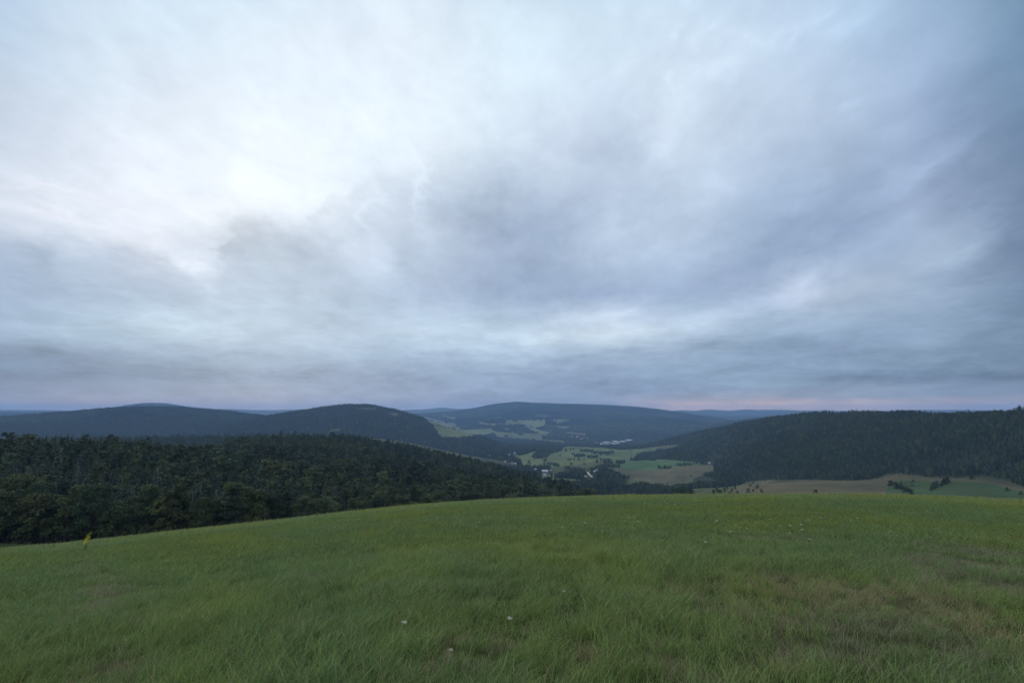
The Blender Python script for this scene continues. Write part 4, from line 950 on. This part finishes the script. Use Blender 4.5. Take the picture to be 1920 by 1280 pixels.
for s in range(2): specs.append((50 + s, 110, .58, .07, .17, .013, .45, 2))   # 16-17 far dry
for k, sp_ in enumerate(specs):
    o_ = tuft(*sp_); o_.name = f'g{k:02d}'; GC.objects.link(o_)
gp, gi_, gs_, = [], [], []
for r0, r1, dens, am, g0, ng, d0, nd in ((0.4, 11, 72, 60, 0, 4, 4, 3), (11, 27, 22, 58, 7, 4, 11, 2), (27, 84, 7.5, 58, 13, 3, 16, 2)):
    area = R(2 * am) / 2 * (r1 * r1 - r0 * r0); n = int(area * dens)
    rr = np.sqrt(RNG.uniform(r0 * r0, r1 * r1, n)); aa = RNG.uniform(-R(am), R(am), n)
    if r0 < 1:
        n2_ = 1500; rr = np.r_[rr, np.sqrt(RNG.uniform(0, 16, n2_))]; aa = np.r_[aa, RNG.uniform(R(60), R(300), n2_)]
    x, y = rr * np.sin(aa), rr * np.cos(aa); d = dryness(x, y)
    bare = fbm(x, y, 0.55, 3, 58); keep = (RNG.rand(len(x)) < 1 - 0.1 * sstep(0.55, 1, d)) & (RNG.rand(len(x)) < 1 - 0.3 * sstep(.16, .3, bare))
    x, y, d = x[keep], y[keep], d[keep]
    isd = RNG.rand(len(x)) < np.clip(d * 1.05 + 0.03, 0, .9)
    idx = np.where(isd, d0 + RNG.randint(0, nd, len(x)), g0 + RNG.randint(0, ng, len(x)))
    hs = np.clip(0.85 + 0.45 * fbm(x, y, 2.2, 4, 55) + 0.6 * fbm(x, y, 0.5, 2, 56) - 0.30 * d, 0.4, 1.7)
    gp.append(np.c_[x, y, height(x, y)]); gi_.append(idx); gs_.append(hs * RNG.uniform(.85, 1.15, len(x)))
gp = np.concatenate(gp); gi_ = np.concatenate(gi_); gs_ = np.concatenate(gs_)
# blades lean with the wind, a little differently from patch to patch
grot = fbm(gp[:, 0], gp[:, 1], 2.5, 3, 57) * 5 + RNG.normal(0, .7, len(gp))
tilt = np.c_[fbm(gp[:, 0], gp[:, 1], 1.6, 3, 59) * .3, fbm(gp[:, 0], gp[:, 1], 1.6, 3, 60) * .3 + .04]
print('tufts', len(gp))
go_ = gn_scatter('grass', GC, gp, grot, gs_, gi_, tilt); tag(go_, 'green meadow grass with brown dry patches toward the lower right', 'grass', None, 'stuff')

# ------------------------------------------------------------------ flowers in the meadow
M_STEM = simple('flower_stem', (0.08, 0.11, 0.045)); M_WHITE = simple('white_petals', (0.52, 0.53, 0.47), .8, .2, .15); M_YEL = simple('yellow_petals', (0.62, 0.56, 0.05), .8); M_YLEAF = simple('stem_leaves', (0.20, 0.20, 0.05))
def umbel(seed, H=.3, D=.045):
    rng = np.random.RandomState(seed); p = [(0, 0, -.02), (.01, 0, H * .5), (0, .01, H * .86)]; st = [tube(p, [.002, .0018, .0014], 4)]; pts = []
    for k in range(13):
        a = k * 2.4; d = D * math.sqrt((k + .5) / 13); e = np.array((d * math.cos(a), d * math.sin(a), H - d * d * 3)); st.append(tube([p[-1], e], [.0008, .0006], 3))
        for j in range(7): pts.append(e + rng.normal(size=3) * (.006, .006, .002))
    pts = np.array(pts); hd = cards(pts, .011, rng, np.tile((0, 0, 1.0), (len(pts), 1)), .35)
    return mesh('flower_head', hd[0], hd[1], M_WHITE), mesh('stem', *merge(st)[:2], M_STEM)
UM = [umbel(s) for s in range(4)]
BIGF = [(1512,1018,1.9,'largest white flower head, standing alone in the right half of the meadow'),(755,1173,1.5,'white flower lying low in the grass left of bottom centre'),(952,1161,1.3,'single white flower head in the grass near bottom centre'),
 (843,1223,1.0,'small white flower lowest in the meadow near bottom centre'),(787,1202,.8,'small white flower below the lying one left of bottom centre'),(805,1202,.6,'tiny faint white flower right of another near bottom centre'),(1059,1110,1.0,'small white flower in a dark dip right of centre'),
 (1372,992,1.1,'left flower of the bright white cluster right of centre'),(1378,988,1.0,'upper flower of the bright white cluster right of centre'),(1366,997,1.1,'lowest flower of the bright white cluster right of centre'),(1362,990,1.0,'outer left flower of the bright white cluster'),
 (1293,1032,1.2,'lower white flower of the group of three right of centre'),(1298,1020,1.0,'upper white flower of the group of three right of centre'),(1316,1030,.9,'right white flower of the group of three right of centre'),
 (13,1056,1.2,'white flower nearest the left edge of the meadow'),(1121,989,1.2,'white flower at the left of the middle flower group'),(1127,998,1.2,'white flower below the middle flower group'),(1229,999,1.1,'pale flower head alone near the middle of the meadow'),
 (742,989,1.3,'white flower standing clear on the left half of the meadow'),(538,1011,1.2,'white flower on the left slope of the meadow'),(588,1025,1.0,'faint white flower on the left slope of the meadow'),(160,1040,1.0,'upper white flower right below the yellow plant'),(165,1044,1.0,'second white flower right below the yellow plant'),(171,1050,.9,'third white flower down from the yellow plant'),(153,1058,.9,'lowest white flower below the yellow plant'),
 (1686,1007,1.1,'white flower in the right part of the meadow near the brown grass'),(1880,1018,1.0,'white flower close to the right edge of the meadow')]
nfl = 0
def flower(X, Y, s, label, group):
    global nfl
    xx, yy, zz, r_ = ground_hit(X, Y, 1.5, 80, 0.22 * min(s, 1.1), 1600)
    e = obj('wildflower', None, loc=(xx, yy, zz)); hd, st = UM[nfl % 4]; nfl += 1; e.scale = (s, s, min(s, 1.1)); e.rotation_euler = (RNG.uniform(-.3, .3), RNG.uniform(-.3, .3), RNG.uniform(0, 6))
    obj('flower_head', hd, e); obj('stem', st, e); return tag(e, label, 'flower', group)
for f in BIGF: flower(f[0], f[1], f[2] * .4 * (1.25 if f[1] == 1018 else 1), f[3], 'white flowers in the meadow')
CL = [(1270,943,70,7,26,'near the meadow crest right of centre'),(1420,985,120,22,18,'on the right middle of the meadow'),(1180,960,130,18,18,'in the middle of the meadow below the crest'),(870,965,110,18,20,'on the left middle of the meadow'),(790,960,24,4,9,'in the bright patch near the left crest'),(640,980,40,9,9,'on the left crest of the meadow'),(1530,975,60,9,14,'right of the middle flower group below the crest'),(1060,985,160,14,16,'across the centre of the meadow'),(1750,975,120,22,10,'on the far right of the meadow'),(420,992,80,10,7,'on the far left crest of the meadow')]
for X, Y, w, h, n, wh in CL:
    fx = np.sort(X + RNG.normal(size=n) * w * .55)
    for k in range(n): flower(fx[k], Y + RNG.normal() * h * .6, RNG.uniform(.42, .72), f'{ordw(k)} small white flower from the left {wh}', f'small white flowers {wh}')
# yellow plant at the left
xx, yy, zz, r_ = ground_hit(158, 1034, 4, 60, 0, 1600)
hh = 17 / FPX * r_ * 1.25
e = obj('yellow_wildflower', None, loc=(xx, yy, zz)); tag(e, 'tall yellow flowering weed standing alone at the left meadow crest', 'plant')
rng = np.random.RandomState(3); st = []; pts = []; lf = []
stems = ((0, .0, .55), (.07, 0, .8), (.16, .02, 1.0), (-.05, .05, .45), (.10, -.05, .7))
for dx_, dy_, hf in stems:
    top = np.array((dx_ * hh * 1.6, dy_, hf * hh + .12)); st.append(tube([(0, 0, -.03), top * (.35, .35, .5), top], [.004, .003, .002], 4))
    for j in range(70):
        t = rng.uniform(.62, 1); pts.append(top * (t ** 1.4, t, t) + rng.normal(size=3) * .028)
    for j in range(12):
        t = rng.uniform(.1, .6); lf.append(top * (t ** 1.4, t, t) + rng.normal(size=3) * .02)
s_ = cards(np.array(pts), .021, rng); obj('flower_cluster', mesh('flower_cluster', s_[0], s_[1], M_YEL), e)
s_ = cards(np.array(lf), .035, rng); obj('leaves', mesh('leaves', s_[0], s_[1], M_YLEAF), e)
s_ = merge(st); obj('stem', mesh('stem', s_[0], s_[1], M_STEM), e)

# ------------------------------------------------------------------ the air
hz = bpy.data.materials.new('haze_air'); hz.use_nodes = True; t = hz.node_tree; t.nodes.clear()
pv = N(t, 'ShaderNodeVolumePrincipled'); pv.inputs['Density'].default_value = 9.5e-5; pv.inputs['Color'].default_value = (0.34, 0.57, 0.95, 1)
pv.inputs['Density Attribute'].default_value = ''
ho = N(t, 'ShaderNodeOutputMaterial'); t.links.new(pv.outputs[0], ho.inputs['Volume'])
try: hz.cycles.homogeneous_volume = True
except Exception: pass
zmin = float(HZMIN) - 1.0; zmax = float(HZMAX)
v, f = boxm(0, 0, zmin, zmax, 24000, 24000)
o = obj('haze', mesh('haze', v, f, hz)); tag(o, 'thin blue evening haze over the valley', 'haze', None, 'stuff')
print('z range', HZMIN, HZMAX)
SC.cycles.volume_bounces = 1
